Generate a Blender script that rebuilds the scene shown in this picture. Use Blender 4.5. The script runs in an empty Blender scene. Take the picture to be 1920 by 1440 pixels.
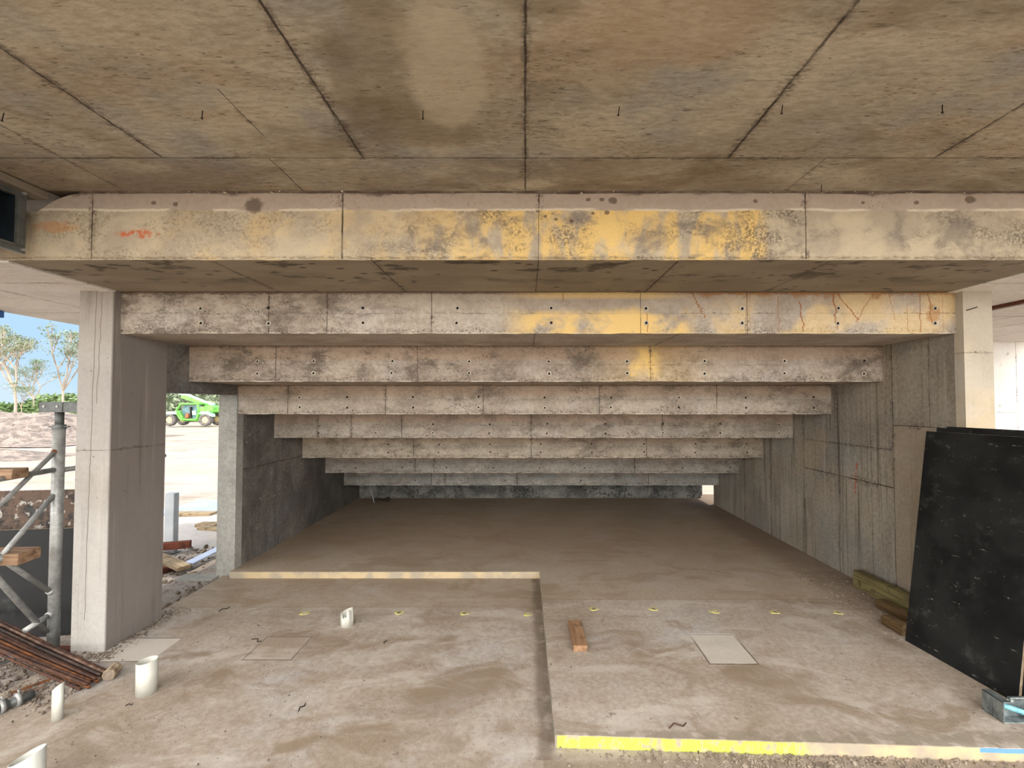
import bpy, bmesh, math, random
from mathutils import Vector, Matrix, noise
random.seed(7)
C = bpy.context.scene.collection
SC = bpy.context.scene
# ------------------------------------------------------------------ camera
F = 850.0; PX, PY = 985.0, 734.0; PITCH = math.atan(23/850.0); CAM = Vector((0, 0, 2.0))
cd = bpy.data.cameras.new('camera'); cam = bpy.data.objects.new('camera', cd); C.objects.link(cam)
cam.location = CAM; cam.rotation_euler = (math.pi/2 + PITCH, 0, 0)
cd.sensor_width = 36; cd.lens = F*36/1920; cd.shift_x = -(PX-960)/1920; cd.shift_y = (PY-720)/1920
cd.clip_start = .05; cd.clip_end = 600
SC.camera = cam
SC.view_settings.view_transform = 'Standard'; SC.view_settings.look = 'None'
SC.view_settings.gamma = 1; SC.view_settings.exposure = 0.0; SC.view_settings.use_curve_mapping = False
SKY = .62; REAR = 5.0; SUN = 1.5; SC.view_settings.exposure = 1.02
SC.cycles.use_adaptive_sampling = True; SC.cycles.adaptive_threshold = .08; SC.cycles.adaptive_min_samples = 12; SC.cycles.diffuse_bounces = 3; SC.cycles.time_limit = 1150; SC.cycles.caustics_reflective = False; SC.cycles.caustics_refractive = False
SC.cycles.glossy_bounces = 2; SC.cycles.transmission_bounces = 2
# world: blue sky with soft white cloud
w = bpy.data.worlds.new('sky'); SC.world = w; w.use_nodes = True; nt = w.node_tree; nt.nodes.clear()
def _wn(t, **k):
    n = nt.nodes.new(t)
    for a, b in k.items(): setattr(n, a, b)
    return n
tc = _wn('ShaderNodeTexCoord'); sep = _wn('ShaderNodeSeparateXYZ'); nt.links.new(tc.outputs['Generated'], sep.inputs[0])
grad = _wn('ShaderNodeValToRGB'); nt.links.new(sep.outputs[2], grad.inputs[0])
cr = grad.color_ramp; cr.elements[0].position = 0; cr.elements[0].color = (.42, .62, .80, 1)
cr.elements[1].position = .6; cr.elements[1].color = (.36, .56, .82, 1)
mp = _wn('ShaderNodeMapping'); mp.inputs['Scale'].default_value = (1, 1, 2.6); nt.links.new(tc.outputs['Generated'], mp.inputs[0])
cn = _wn('ShaderNodeTexNoise'); cn.inputs['Scale'].default_value = 2.3; cn.inputs['Detail'].default_value = 7; nt.links.new(mp.outputs[0], cn.inputs['Vector'])
cmr = _wn('ShaderNodeMapRange', interpolation_type='SMOOTHSTEP'); cmr.inputs[1].default_value = .40; cmr.inputs[2].default_value = .60; nt.links.new(cn.outputs[0], cmr.inputs[0])
cm = _wn('ShaderNodeMix', data_type='RGBA'); 
lowz = _wn('ShaderNodeMapRange', interpolation_type='SMOOTHSTEP'); lowz.inputs[1].default_value = .02; lowz.inputs[2].default_value = .30; lowz.inputs[3].default_value = .25; nt.links.new(sep.outputs[2], lowz.inputs[0])
cmul = _wn('ShaderNodeMath', operation='MULTIPLY'); nt.links.new(cmr.outputs[0], cmul.inputs[0]); nt.links.new(lowz.outputs[0], cmul.inputs[1])
rear_tint = _wn('ShaderNodeMapRange', interpolation_type='SMOOTHSTEP'); rear_tint.inputs[1].default_value = .15; rear_tint.inputs[2].default_value = -.75; rear_tint.inputs[4].default_value = .9; nt.links.new(sep.outputs[1], rear_tint.inputs[0])  # warm white added to the unseen rear sky to tint the fill
cmax = _wn('ShaderNodeMath', operation='MAXIMUM'); nt.links.new(cmul.outputs[0], cmax.inputs[0]); nt.links.new(rear_tint.outputs[0], cmax.inputs[1]); nt.links.new(cmax.outputs[0], cm.inputs[0]); nt.links.new(grad.outputs[0], cm.inputs[6]); cm.inputs[7].default_value = (1.0, .955, .895, 1)
bg = _wn('ShaderNodeBackground'); 
# unseen sky behind the camera, boosted several times as added fill for the interior
rb = _wn('ShaderNodeMapRange', interpolation_type='SMOOTHSTEP'); rb.inputs[1].default_value = .15; rb.inputs[2].default_value = -.75
rb.inputs[3].default_value = SKY; rb.inputs[4].default_value = SKY*REAR; nt.links.new(sep.outputs[1], rb.inputs[0]); nt.links.new(rb.outputs[0], bg.inputs[1]); nt.links.new(cm.outputs[2], bg.inputs[0])
wo = _wn('ShaderNodeOutputWorld'); nt.links.new(bg.outputs[0], wo.inputs[0])
sl = bpy.data.lights.new('sun', 'SUN'); sl.energy = SUN; sl.angle = math.radians(3); sl.color = (1, .95, .88)
so = bpy.data.objects.new('sun', sl); C.objects.link(so)
so.rotation_euler = Vector((-.30, -.22, -1)).to_track_quat('-Z', 'Y').to_euler()

# ------------------------------------------------------------------ pixel -> place
RM = cam.rotation_euler.to_matrix()
def ray(px, py): return RM @ Vector(((px-PX)/F, -(py-PY)/F, -1))
def at_z(px, py, z=0.0): d = ray(px, py); return CAM + d*((z-CAM.z)/d.z)
def at_y(px, py, y): d = ray(px, py); return CAM + d*(y/d.y)
def at_x(px, py, x): d = ray(px, py); return CAM + d*(x/d.x)

# ------------------------------------------------------------------ node expressions
def lin(r, g, b):
    f = lambda c: (c/255)/12.92 if c/255 <= .04045 else ((c/255+.055)/1.055)**2.4
    return (f(r), f(g), f(b), 1)
class E:
    T = None
    def __init__(s, k): s.k = k
    @staticmethod
    def w(v): return v if isinstance(v, E) else E(v)
    def put(s, sock):
        if isinstance(s.k, (int, float)): sock.default_value = s.k
        elif isinstance(s.k, tuple): sock.default_value = s.k
        else: E.T.links.new(s.k, sock)
    def m(s, op, *o):
        n = E.T.nodes.new('ShaderNodeMath'); n.operation = op; s.put(n.inputs[0])
        for i, q in enumerate(o): E.w(q).put(n.inputs[i+1])
        return E(n.outputs[0])
    def __add__(s, o): return s.m('ADD', o)
    __radd__ = __add__
    def __sub__(s, o): return s.m('SUBTRACT', o)
    def __rsub__(s, o): return E(o).m('SUBTRACT', s)
    def __mul__(s, o): return s.m('MULTIPLY', o)
    __rmul__ = __mul__
    def abs(s): return s.m('ABSOLUTE')
    def max(s, o): return s.m('MAXIMUM', o)
    def min(s, o): return s.m('MINIMUM', o)
    def lt(s, o): return s.m('LESS_THAN', o)
    def gt(s, o): return s.m('GREATER_THAN', o)
def ss(x, a, b, lo=0., hi=1.):            # smoothstep of x from a to b
    n = E.T.nodes.new('ShaderNodeMapRange'); n.interpolation_type = 'SMOOTHSTEP'
    if a > b: a, b, lo, hi = b, a, hi, lo
    x.put(n.inputs[0])
    for i, v in enumerate((a, b, lo, hi)): n.inputs[i+1].default_value = v
    return E(n.outputs[0])
def vec(x, y, z):
    n = E.T.nodes.new('ShaderNodeCombineXYZ'); E.w(x).put(n.inputs[0]); E.w(y).put(n.inputs[1]); E.w(z).put(n.inputs[2]); return E(n.outputs[0])
def nz(v, scale, detail=4, rough=.55, dist=0.):
    n = E.T.nodes.new('ShaderNodeTexNoise'); v.put(n.inputs['Vector']); n.inputs['Scale'].default_value = scale
    n.inputs['Detail'].default_value = detail; n.inputs['Roughness'].default_value = rough; n.inputs['Distortion'].default_value = dist
    return E(n.outputs[0])
def vor(v, scale, out='Distance'):
    n = E.T.nodes.new('ShaderNodeTexVoronoi'); v.put(n.inputs['Vector']); n.inputs['Scale'].default_value = scale
    return E(n.outputs[out])
def mixc(f, a, b, mode='MIX'):
    n = E.T.nodes.new('ShaderNodeMix'); n.data_type = 'RGBA'; n.blend_type = mode; n.clamp_factor = True
    E.w(f).put(n.inputs[0]); E.w(a).put(n.inputs[6]); E.w(b).put(n.inputs[7]); return E(n.outputs[2])
class Ctx: pass
def begin(name):
    m = bpy.data.materials.new(name); m.use_nodes = True; t = m.node_tree; t.nodes.clear(); E.T = t
    g = t.nodes.new('ShaderNodeTexCoord'); s = t.nodes.new('ShaderNodeSeparateXYZ'); t.links.new(g.outputs['Object'], s.inputs[0])
    c = Ctx(); c.m = m; c.v = E(g.outputs['Object']); c.x, c.y, c.z = (E(s.outputs[i]) for i in range(3)); return c
def finish(c, col, rough=.85, bump=None, bstr=.3, bdist=.01, metal=0., spec=.3, normal=None):
    t = c.m.node_tree; b = t.nodes.new('ShaderNodeBsdfPrincipled'); o = t.nodes.new('ShaderNodeOutputMaterial')
    E.w(col).put(b.inputs['Base Color']); E.w(rough).put(b.inputs['Roughness']); b.inputs['Metallic'].default_value = metal
    b.inputs['Specular IOR Level'].default_value = spec
    if bump is not None:
        n = t.nodes.new('ShaderNodeBump'); n.inputs['Strength'].default_value = bstr; n.inputs['Distance'].default_value = bdist
        bump.put(n.inputs['Height']); t.links.new(n.outputs[0], b.inputs['Normal'])
    t.links.new(b.outputs[0], o.inputs[0]); c.bsdf = b; return c.m
def line(coord, at, wdt, wob=None, amp=.0):
    d = coord - at
    if wob is not None: d = d + (wob - .5)*amp
    return ss(d.abs(), wdt*.4, wdt, 1, 0)

def concrete(name, dark, light, tintA=None, fA=.5, tintB=None, fB=.4, pit=.5, mould=.0, mcol=(70, 62, 55), stretch=(1, 1, 1), scale=1.3,
             streak=0., joints=(), extra=None, bstr=.25, seed=0., pitscale=38, contrast=(.36, .64), rough=.88, grain=.16):
    c = begin(name)
    v = vec(c.x*stretch[0] + seed*3.1, c.y*stretch[1] + seed, c.z*stretch[2] - seed*1.7); c.vv = v
    big = nz(v, scale, 6, .6, .4); col = mixc(ss(big, *contrast), lin(*dark), lin(*light))
    if tintA: col = mixc(ss(nz(v, scale*.9+.3, 5, .6), .48, .68)*fA, col, lin(*tintA))
    if tintB: col = mixc(ss(nz(vec(c.x+9, c.y+4, c.z+2), scale*1.4, 4, .55), .50, .70)*fB, col, lin(*tintB))
    fine = nz(v, 28, 5, .65); gr = nz(v, 110, 3, .7); col = mixc(ss(fine, .30, .70), mixc(grain, col, (0, 0, 0, 1)), mixc(grain*.35, col, (1, 1, 1, 1))); col = mixc(ss(gr, .35, .65)*grain*1.3, col, mixc(.35, col, (.02, .016, .012, 1)))
    if streak:
        sv = vec(c.x*14, c.y*14, c.z*.55); s1 = nz(sv, 1.0, 5, .7)
        col = mixc(ss(s1, .52, .70)*streak, col, lin(78, 68, 56)); col = mixc(ss(s1, .46, .30)*streak*.5, col, lin(176, 166, 150))
    if mould:
        f = ss(nz(v, 2.2, 3, .5), .47, .60)*ss(nz(v, 26, 5, .75), .46, .58)*mould
        col = mixc(f, col, lin(*mcol))
    p = vor(v, pitscale); pm = nz(v, 3.1, 3); th = ss(pm, .40, .70, .05, .27); pf = ss(p - th, -.10, .02, 1, 0)
    p2 = vor(v, pitscale*.33); pf2 = ss(p2 - ss(nz(v, 6, 2), .52, .72, 0, .20), -.08, .02, 1, 0)*ss(pm, .45, .55)
    col = mixc(pf*pit, col, lin(74, 64, 54)); col = mixc(pf2*pit*.7, col, lin(66, 57, 48))
    bump = fine*.5 + big*.6 - pf*.5 - pf2*.5
    wob = nz(v, 7, 4); jf = None; hf = None
    for j in joints:
        ax, pos, wd = j[:3]; co = {'x': c.x, 'y': c.y, 'z': c.z}[ax]
        f = line(co, pos, wd, wob, .012)
        if len(j) > 3:
            for (a2, lo, hi) in j[3:]:
                c2 = {'x': c.x, 'y': c.y, 'z': c.z}[a2]; f = f*c2.gt(lo)*c2.lt(hi)
        jf = f if jf is None else jf.max(f)
        h = line(co, pos, wd*7, wob, .05)
        if len(j) > 3:
            for (a2, lo, hi) in j[3:]:
                c2 = {'x': c.x, 'y': c.y, 'z': c.z}[a2]; h = h*c2.gt(lo)*c2.lt(hi)
        hf = h if hf is None else hf.max(h)
    c.col = col; c.bump = bump; c.fine = fine; c.big = big; c.wob = wob
    if extra: extra(c)
    if jf is not None:
        c.col = mixc(hf*ss(nz(v, 40, 5, .8), .46, .58)*ss(nz(v, 4, 3), .44, .60)*.75, c.col, lin(82, 70, 60))
        c.col = mixc(jf*ss(nz(v, 5, 3), .3, .6, .45, .95), c.col, lin(58, 48, 40)); c.bump = c.bump - jf*1.6
    return finish(c, c.col, rough, c.bump, bstr, .012)

def simple(name, a, b=None, scale=8, rough=.6, metal=0., bstr=.15, speck=None, stretch=(1, 1, 1), spec=.4, lo=.38, hi=.62):
    c = begin(name); v = vec(c.x*stretch[0], c.y*stretch[1], c.z*stretch[2]); b = b or tuple(int(q*.8) for q in a)
    n = nz(v, scale, 6, .6, .2); col = mixc(ss(n, lo, hi), lin(*a), lin(*b))
    if speck: col = mixc(ss(nz(v, scale*4.3, 4, .7), speck[3], speck[3]+.06), col, lin(*speck[:3]))
    return finish(c, col, rough, n, bstr, .006, metal, spec)

# ------------------------------------------------------------------ mesh helpers
def obj(name, bm, mat, parent=None, smooth=False):
    me = bpy.data.meshes.new(name); bmesh.ops.recalc_face_normals(bm, faces=bm.faces); bm.to_mesh(me); bm.free()
    me.materials.append(mat); o = bpy.data.objects.new(name, me); C.objects.link(o)
    if smooth:
        for p in me.polygons: p.use_smooth = True
    if parent:
        o.parent = parent
    return o
def tag(o, label, cat, group=None, kind=None):
    o['label'] = label; o['category'] = cat
    if group: o['group'] = group
    if kind: o['kind'] = kind
    return o
def thing(name, label, cat, loc=(0, 0, 0), group=None, rot=(0, 0, 0)):
    o = bpy.data.objects.new(name, None); C.objects.link(o); o.location = loc; o.rotation_euler = rot; o.empty_display_size = .1
    return tag(o, label, cat, group)
def struct(name, bm, mat, label=None, cat=None, smooth=False):
    o = obj(name, bm, mat, None, smooth); o['kind'] = 'structure'
    if label: o['label'] = label; o['category'] = cat
    return o
def recenter(o):                 # move origin to base centre
    vs = [v.co for v in o.data.vertices]; mn = Vector((min(v.x for v in vs), min(v.y for v in vs), min(v.z for v in vs))); mx = Vector((max(v.x for v in vs), max(v.y for v in vs), max(v.z for v in vs)))
    b = Vector(((mn.x+mx.x)/2, (mn.y+mx.y)/2, mn.z))
    for v in o.data.vertices: v.co -= b
    o.location = b; return o
def box(bm, lo, hi, M=None, bev=0., jit=0.):
    x0, y0, z0 = lo; x1, y1, z1 = hi
    vs = [bm.verts.new(p) for p in ((x0, y0, z0), (x1, y0, z0), (x1, y1, z0), (x0, y1, z0), (x0, y0, z1), (x1, y0, z1), (x1, y1, z1), (x0, y1, z1))]
    fs = [bm.faces.new([vs[i] for i in q]) for q in ((0, 3, 2, 1), (4, 5, 6, 7), (0, 1, 5, 4), (1, 2, 6, 5), (2, 3, 7, 6), (3, 0, 4, 7))]
    if jit:
        for v in vs: v.co += Vector([random.uniform(-jit, jit) for _ in range(3)])
    if bev:
        es = list({e for f in fs for e in f.edges}); r = bmesh.ops.bevel(bm, geom=es, offset=bev, segments=2, affect='EDGES', profile=.5)
        vs = list({v for v in r['verts']} | {v for v in vs if v.is_valid})
    if M is not None:
        for v in vs: v.co = M @ v.co
    return vs
def tube(bm, p0, p1, r, r1=None, n=14, cap=True):
    p0 = Vector(p0); p1 = Vector(p1); d = (p1-p0); q = d.to_track_quat('Z', 'Y'); r1 = r if r1 is None else r1
    a = [bm.verts.new(p0 + q @ Vector((math.cos(2*math.pi*i/n)*r, math.sin(2*math.pi*i/n)*r, 0))) for i in range(n)]
    b = [bm.verts.new(p1 + q @ Vector((math.cos(2*math.pi*i/n)*r1, math.sin(2*math.pi*i/n)*r1, 0))) for i in range(n)]
    for i in range(n): bm.faces.new((a[i], a[(i+1) % n], b[(i+1) % n], b[i]))
    if cap: bm.faces.new(a[::-1]); bm.faces.new(b)
def path(bm, pts, r, n=8):
    for a, b in zip(pts, pts[1:]): tube(bm, a, b, r, n=n)
def hollow(bm, base, r, h, th=.004, n=32, topf=None, z0=-.02):
    rings = []
    for rr, top in ((r, False), (r, True), (r-th, True), (r-th, False)):
        ring = []
        for i in range(n):
            a = 2*math.pi*i/n; x, y = math.cos(a)*rr, math.sin(a)*rr
            z = (h + (topf(x, y, a) if topf else 0)) if top else z0
            ring.append(bm.verts.new((base[0]+x, base[1]+y, base[2]+z)))
        rings.append(ring)
    for k in range(4):
        A = rings[k]; B = rings[(k+1) % 4]
        for i in range(n): bm.faces.new((A[i], A[(i+1) % n], B[(i+1) % n], B[i]))
def prism(bm, pts, axis, a, b):
    """polygon pts in the two other axes, extruded along axis from a to b"""
    def P(u, v, t): return {'x': (t, u, v), 'y': (u, t, v), 'z': (u, v, t)}[axis]
    A = [bm.verts.new(P(u, v, a)) for u, v in pts]; B = [bm.verts.new(P(u, v, b)) for u, v in pts]
    bm.faces.new(A); bm.faces.new(B[::-1]); n = len(pts)
    for i in range(n): bm.faces.new((A[i], A[(i+1) % n], B[(i+1) % n], B[i]))
def loft_x(bm, prof, x0, x1, step=.04, jit=.004, sc=9., seed=0):
    """profile (y,z) run along X with slightly uneven cast edges"""
    n = max(2, int((x1-x0)/step)); prev = None
    for i in range(n+1):
        x = x0+(x1-x0)*i/n; ring = []
        for k, (y, z) in enumerate(prof):
            dy = noise.noise((x*sc, k*7.3+seed, 0))*jit; dz = noise.noise((x*sc, k*7.3+seed, 9.5))*jit
            ring.append(bm.verts.new((x, y+dy, z+dz)))
        if prev:
            for k in range(len(prof)): bm.faces.new((prev[k], prev[(k+1) % len(prof)], ring[(k+1) % len(prof)], ring[k]))
        else: bm.faces.new(ring)
        prev = ring
    bm.faces.new(prev[::-1])
def rocks(bm, n, fn, smin, smax, flat=.6):
    for _ in range(n):
        p = fn(); s = random.uniform(smin, smax)*(1 if random.random() < .85 else 1.7)
        r = bmesh.ops.create_icosphere(bm, subdivisions=1, radius=s)['verts']
        a = random.uniform(0, 6.3); M = Matrix.Rotation(a, 3, 'Z') @ Matrix.Rotation(random.uniform(0, 6), 3, 'X')
        k = Vector((random.uniform(.7, 1.4), random.uniform(.6, 1.1), random.uniform(.4, .9)*flat+.2))
        for v in r:
            q = v.co*random.uniform(.8, 1.15); q = M @ Vector((q.x*k.x, q.y*k.y, q.z*k.z)); v.co = q + Vector(p) + Vector((0, 0, s*.25))
#@@MATERIALS
# ------------------------------------------------------------------ measures of the place
ZS = .075                                  # upper floor slab
DK = [2.92, 3.78, 4.57, 5.35, 6.13, 6.91, 7.71, 8.51, 9.30]
ZB = [2.934, 2.587, 2.223, 1.877, 1.5415, 1.179, .83, .4775, .12]   # underside of beam k
ZTOP = 3.38
XL, XR = -3.39, 3.61

# ------------------------------------------------------------------ concrete materials
def ex_ceiling(c):
    # brown water stain with pale tongue, rust blotches, dark scattered spots
    f = ss(nz(vec(c.x*.8+3, c.y*1.3, 0), 1.5, 6, .6, .6), .52, .66); c.col = mixc(f*.55, c.col, lin(106, 88, 62))
    f = ss(c.y + (nz(c.vv, 3, 3)-.5)*.1, 2.49, 2.53)*ss(nz(vec(c.x*.6, c.y, 4), 2.2, 4), .38, .6); c.col = mixc(f*.5, c.col, lin(104, 86, 68))
    pv = vec(c.x*1.0, c.y*2.0, 0); p = vor(pv, 9); f = ss(p - ss(nz(pv, 2.1, 2), .45, .7, .02, .13), -.05, .01, 1, 0); c.col = mixc(f*.75, c.col, lin(64, 58, 48))
    st = nz(vec(c.x*3, c.y*24, 0), 2.2, 4, .7); f = ss(st, .60, .68); c.col = mixc(f*.55, c.col, lin(72, 64, 54))
    # rough cement ridges along the board joints, long scuffs, pale runs
    for xj in (0., -.91, 1.14, -2.035, 2.295):
        d = ((c.x - xj).abs() + (nz(c.v, 5, 4, .7)-.5)*.05); f = ss(d, .004, .030, 1, 0)*ss(nz(c.v, 30, 4, .8), .44, .56)*c.y.lt(2.52); c.col = mixc(f*.7, c.col, lin(84, 76, 66)); c.bump = c.bump + f*.8
    q = vec(c.x*2.2, c.y*9, 1); f = ss(nz(q, 4, 6, .8, .3), .57, .63)*ss(nz(c.v, 1.6, 3), .42, .58); c.col = mixc(f*.7, c.col, lin(66, 60, 52))
    f = ss(nz(vec(c.x*1.2+8, c.y*1.6, 2), 1.2, 6, .65, .8), .54, .62)*ss(c.x, -1.2, -.6)*ss(c.x, .9, .2); c.col = mixc(f*.4, c.col, lin(186, 174, 152))
    dn = (nz(c.v, 3.2, 5, .65)-.5)*1.5
    def spot(x, y, rx, ry):
        a = (c.x-x)*(1/rx); b = (c.y-y)*(1/ry); return ss((a*a+b*b).m('SQRT') + dn, 1.15, .75)
    f = spot(-.66, 2.05, .20, .42).max(spot(-.52, 1.68, .14, .22)).max(spot(-.5, 2.3, .32, .12)); c.col = mixc(f*.45, c.col, lin(112, 96, 72))
    f = spot(-.36, 1.88, .17, .40)*(1-spot(-.12, 2.3, .25, .14)); c.col = mixc(f*.5, c.col, lin(190, 178, 154))
    f = spot(.55, 1.62, .42, .22); c.col = mixc(f*.3, c.col, lin(160, 128, 88))
    f = ss(c.y + (nz(c.vv, 8, 3)-.5)*.03, 2.895, 2.915); c.col = mixc(f*.7, c.col, lin(60, 48, 40))
M_ceiling = concrete('ceiling_concrete', (154, 142, 122), (184, 172, 150), (164, 140, 108), .5, (142, 142, 136), .7, grain=.20, pit=.5, stretch=(.55, 1.6, 1), scale=1.4, pitscale=30,
    joints=[('x', 0, .007), ('x', -.91, .008, ('y', -9, 2.51)), ('x', 1.14, .009, ('y', -9, 2.51)), ('x', -2.035, .007, ('y', -9, 2.51)), ('x', 2.295, .008, ('y', -9, 2.51)),
            ('x', -1.44, .005, ('y', 2.51, 3)), ('x', 1.69, .005, ('y', 2.51, 3)), ('y', 2.51, .006), ('x', -1.35, .003, ('y', 1.95, 2.3)), ('x', -2.6, .004)], extra=ex_ceiling, seed=1)
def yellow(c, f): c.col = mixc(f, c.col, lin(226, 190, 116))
def ex_front(c):
    e = (nz(vec(c.x, 0, 0), 1.4, 3)-.5)*.05 + (c.fine-.5)*.02
    low = ss(c.z + e, 3.262, 3.254)
    front = c.y.lt(2.97)
    cl = nz(vec(c.x*1.4, 3, c.z*1.6), 2.4, 6, .62, .5)
    base = mixc(ss(cl, .36, .6), lin(192, 178, 150), lin(168, 155, 134))
    c.col = mixc(low*.85, mixc(.6, c.col, lin(170, 153, 138)), base)
    c.col = mixc(ss(c.z+e, 3.275, 3.264)*ss(c.z+e, 3.25, 3.258)*ss(nz(c.vv, 4, 2), .4, .55)*.8, c.col, lin(216, 204, 182))
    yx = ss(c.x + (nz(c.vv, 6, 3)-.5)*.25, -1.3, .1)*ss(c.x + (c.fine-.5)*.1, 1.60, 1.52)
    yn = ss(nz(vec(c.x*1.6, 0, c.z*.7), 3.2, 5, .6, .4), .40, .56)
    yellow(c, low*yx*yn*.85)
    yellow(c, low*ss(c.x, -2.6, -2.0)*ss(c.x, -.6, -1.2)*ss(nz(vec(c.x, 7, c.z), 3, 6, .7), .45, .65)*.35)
    lg = ss(nz(vec(c.x, 7, c.z*1.5), 2.6, 6, .7), .46, .62)*ss(nz(c.vv, 58, 5, .8), .48, .58)*low*ss(c.x, -.9, -1.3); c.col = mixc(lg*.6, c.col, lin(112, 98, 80))
    mz = ss(nz(vec(c.x*1.1, 5, c.z*2), 2.3, 5, .65), .42, .62)*ss(nz(c.vv, 66, 6, .82), .46, .55)*low*ss(c.x, -1.3, -.7)
    c.col = mixc(mz*.8, c.col, lin(84, 74, 66)); c.bump = c.bump - mz*.6; sp2 = ss(nz(c.vv, 75, 5, .8), .58, .64)*low; c.col = mixc(sp2*.5, c.col, lin(96, 82, 66))
    mb = ss(nz(vec(c.x, 11, c.z*1.4), 3, 6, .65, .5), .50, .64)*low*ss(c.x, -1.0, -.6); c.col = mixc(mb*.65, c.col, lin(118, 108, 100))
    f = ss(c.z + (c.fine-.5)*.05 + (nz(vec(c.x, 0, 0), 2.5, 3)-.5)*.12, 3.355, 3.385); c.col = mixc(f*.8*ss(nz(vec(c.x, 2, 0), 1.5, 2), .4, .55), c.col, lin(84, 70, 62))
    f = ss(c.z + (c.fine-.5)*.03, 2.965, 2.945)*ss(c.z, 2.936, 2.945)*ss(nz(vec(c.x*6, 0, c.z*40), 3, 4, .7), .42, .56); c.col = mixc(f*.7, c.col, lin(96, 80, 60))
    r = ss(vec_dist(c, -2.53, 3.105, .17, .035) + (nz(c.vv, 22, 4)-.5)*1.6, 1.0, .4)*ss(c.fine, .4, .55); c.col = mixc(r*.9, c.col, lin(190, 92, 52))
    r = ss(vec_dist(c, -3.05, 3.15, .20, .05) + (nz(c.vv, 16, 4)-.5)*1.6, 1.0, .4); c.col = mixc(r*.55, c.col, lin(184, 128, 72))
    for (x, z, r0) in ((.57, 3.325, .035), (.41, 3.33, .018), (.5, 3.33, .018), (-2.28, 3.30, .02), (-2.42, 3.31, .02), (-1.77, 3.29, .07), (.53, 3.245, .02), (.44, 3.24, .014), (.13, 3.22, .014), (1.5, 3.32, .018), (2.55, 3.31, .02), (2.9, 3.33, .04), (.2, 3.2, .015), (.3, 3.19, .016), (2.2, 3.31, .014)):
        f = ss(vec_dist(c, x, z, r0, r0*.8) + (c.fine-.5)*.9, 1.1, .6); c.col = mixc(f*.8, c.col, lin(92, 76, 62))
    # soffit darker blotches
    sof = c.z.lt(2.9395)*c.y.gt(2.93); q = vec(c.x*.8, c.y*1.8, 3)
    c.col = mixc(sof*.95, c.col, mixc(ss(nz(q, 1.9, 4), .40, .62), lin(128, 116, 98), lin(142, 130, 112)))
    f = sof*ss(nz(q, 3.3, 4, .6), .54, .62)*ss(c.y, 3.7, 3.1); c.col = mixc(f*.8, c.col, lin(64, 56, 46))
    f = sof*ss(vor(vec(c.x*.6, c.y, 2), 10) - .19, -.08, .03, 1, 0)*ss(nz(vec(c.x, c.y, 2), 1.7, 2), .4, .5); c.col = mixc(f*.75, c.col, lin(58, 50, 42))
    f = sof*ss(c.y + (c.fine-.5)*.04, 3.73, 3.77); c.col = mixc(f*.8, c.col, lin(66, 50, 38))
def vec_dist(c, x, z, rx, rz):
    a = (c.x - x)*(1/rx); b = (c.z - z)*(1/rz); return (a*a + b*b).m('SQRT')
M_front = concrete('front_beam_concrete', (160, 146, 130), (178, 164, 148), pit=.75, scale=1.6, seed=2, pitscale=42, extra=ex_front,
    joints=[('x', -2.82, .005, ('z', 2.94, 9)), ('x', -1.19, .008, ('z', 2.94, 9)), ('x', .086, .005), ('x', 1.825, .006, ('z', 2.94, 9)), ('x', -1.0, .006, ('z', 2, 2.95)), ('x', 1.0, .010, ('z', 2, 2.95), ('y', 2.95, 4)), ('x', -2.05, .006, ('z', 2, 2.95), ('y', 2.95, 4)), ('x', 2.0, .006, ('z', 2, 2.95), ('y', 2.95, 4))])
BJ = {1: [-1.66, -.787, .965, 1.86, -2.15], 2: [-2.52, -1.09, 1.264], 3: [-2.8, -1.65, -.497, .875, 2.26], 4: [-2.8, -1.67, .08, 1.85, -2.35], 5: [-1.70, .09, 1.84], 6: [-1.87, 1.85, -1.55], 7: [-1.76, -.15, -1.5, 2.3]}
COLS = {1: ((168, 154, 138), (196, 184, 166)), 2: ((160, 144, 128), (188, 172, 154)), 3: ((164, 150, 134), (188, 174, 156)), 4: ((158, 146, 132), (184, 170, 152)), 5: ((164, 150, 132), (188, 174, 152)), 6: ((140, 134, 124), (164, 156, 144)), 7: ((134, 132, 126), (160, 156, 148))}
COLS = {k: tuple(tuple(int(q*.94) for q in c) for c in v) for k, v in COLS.items()}
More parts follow.
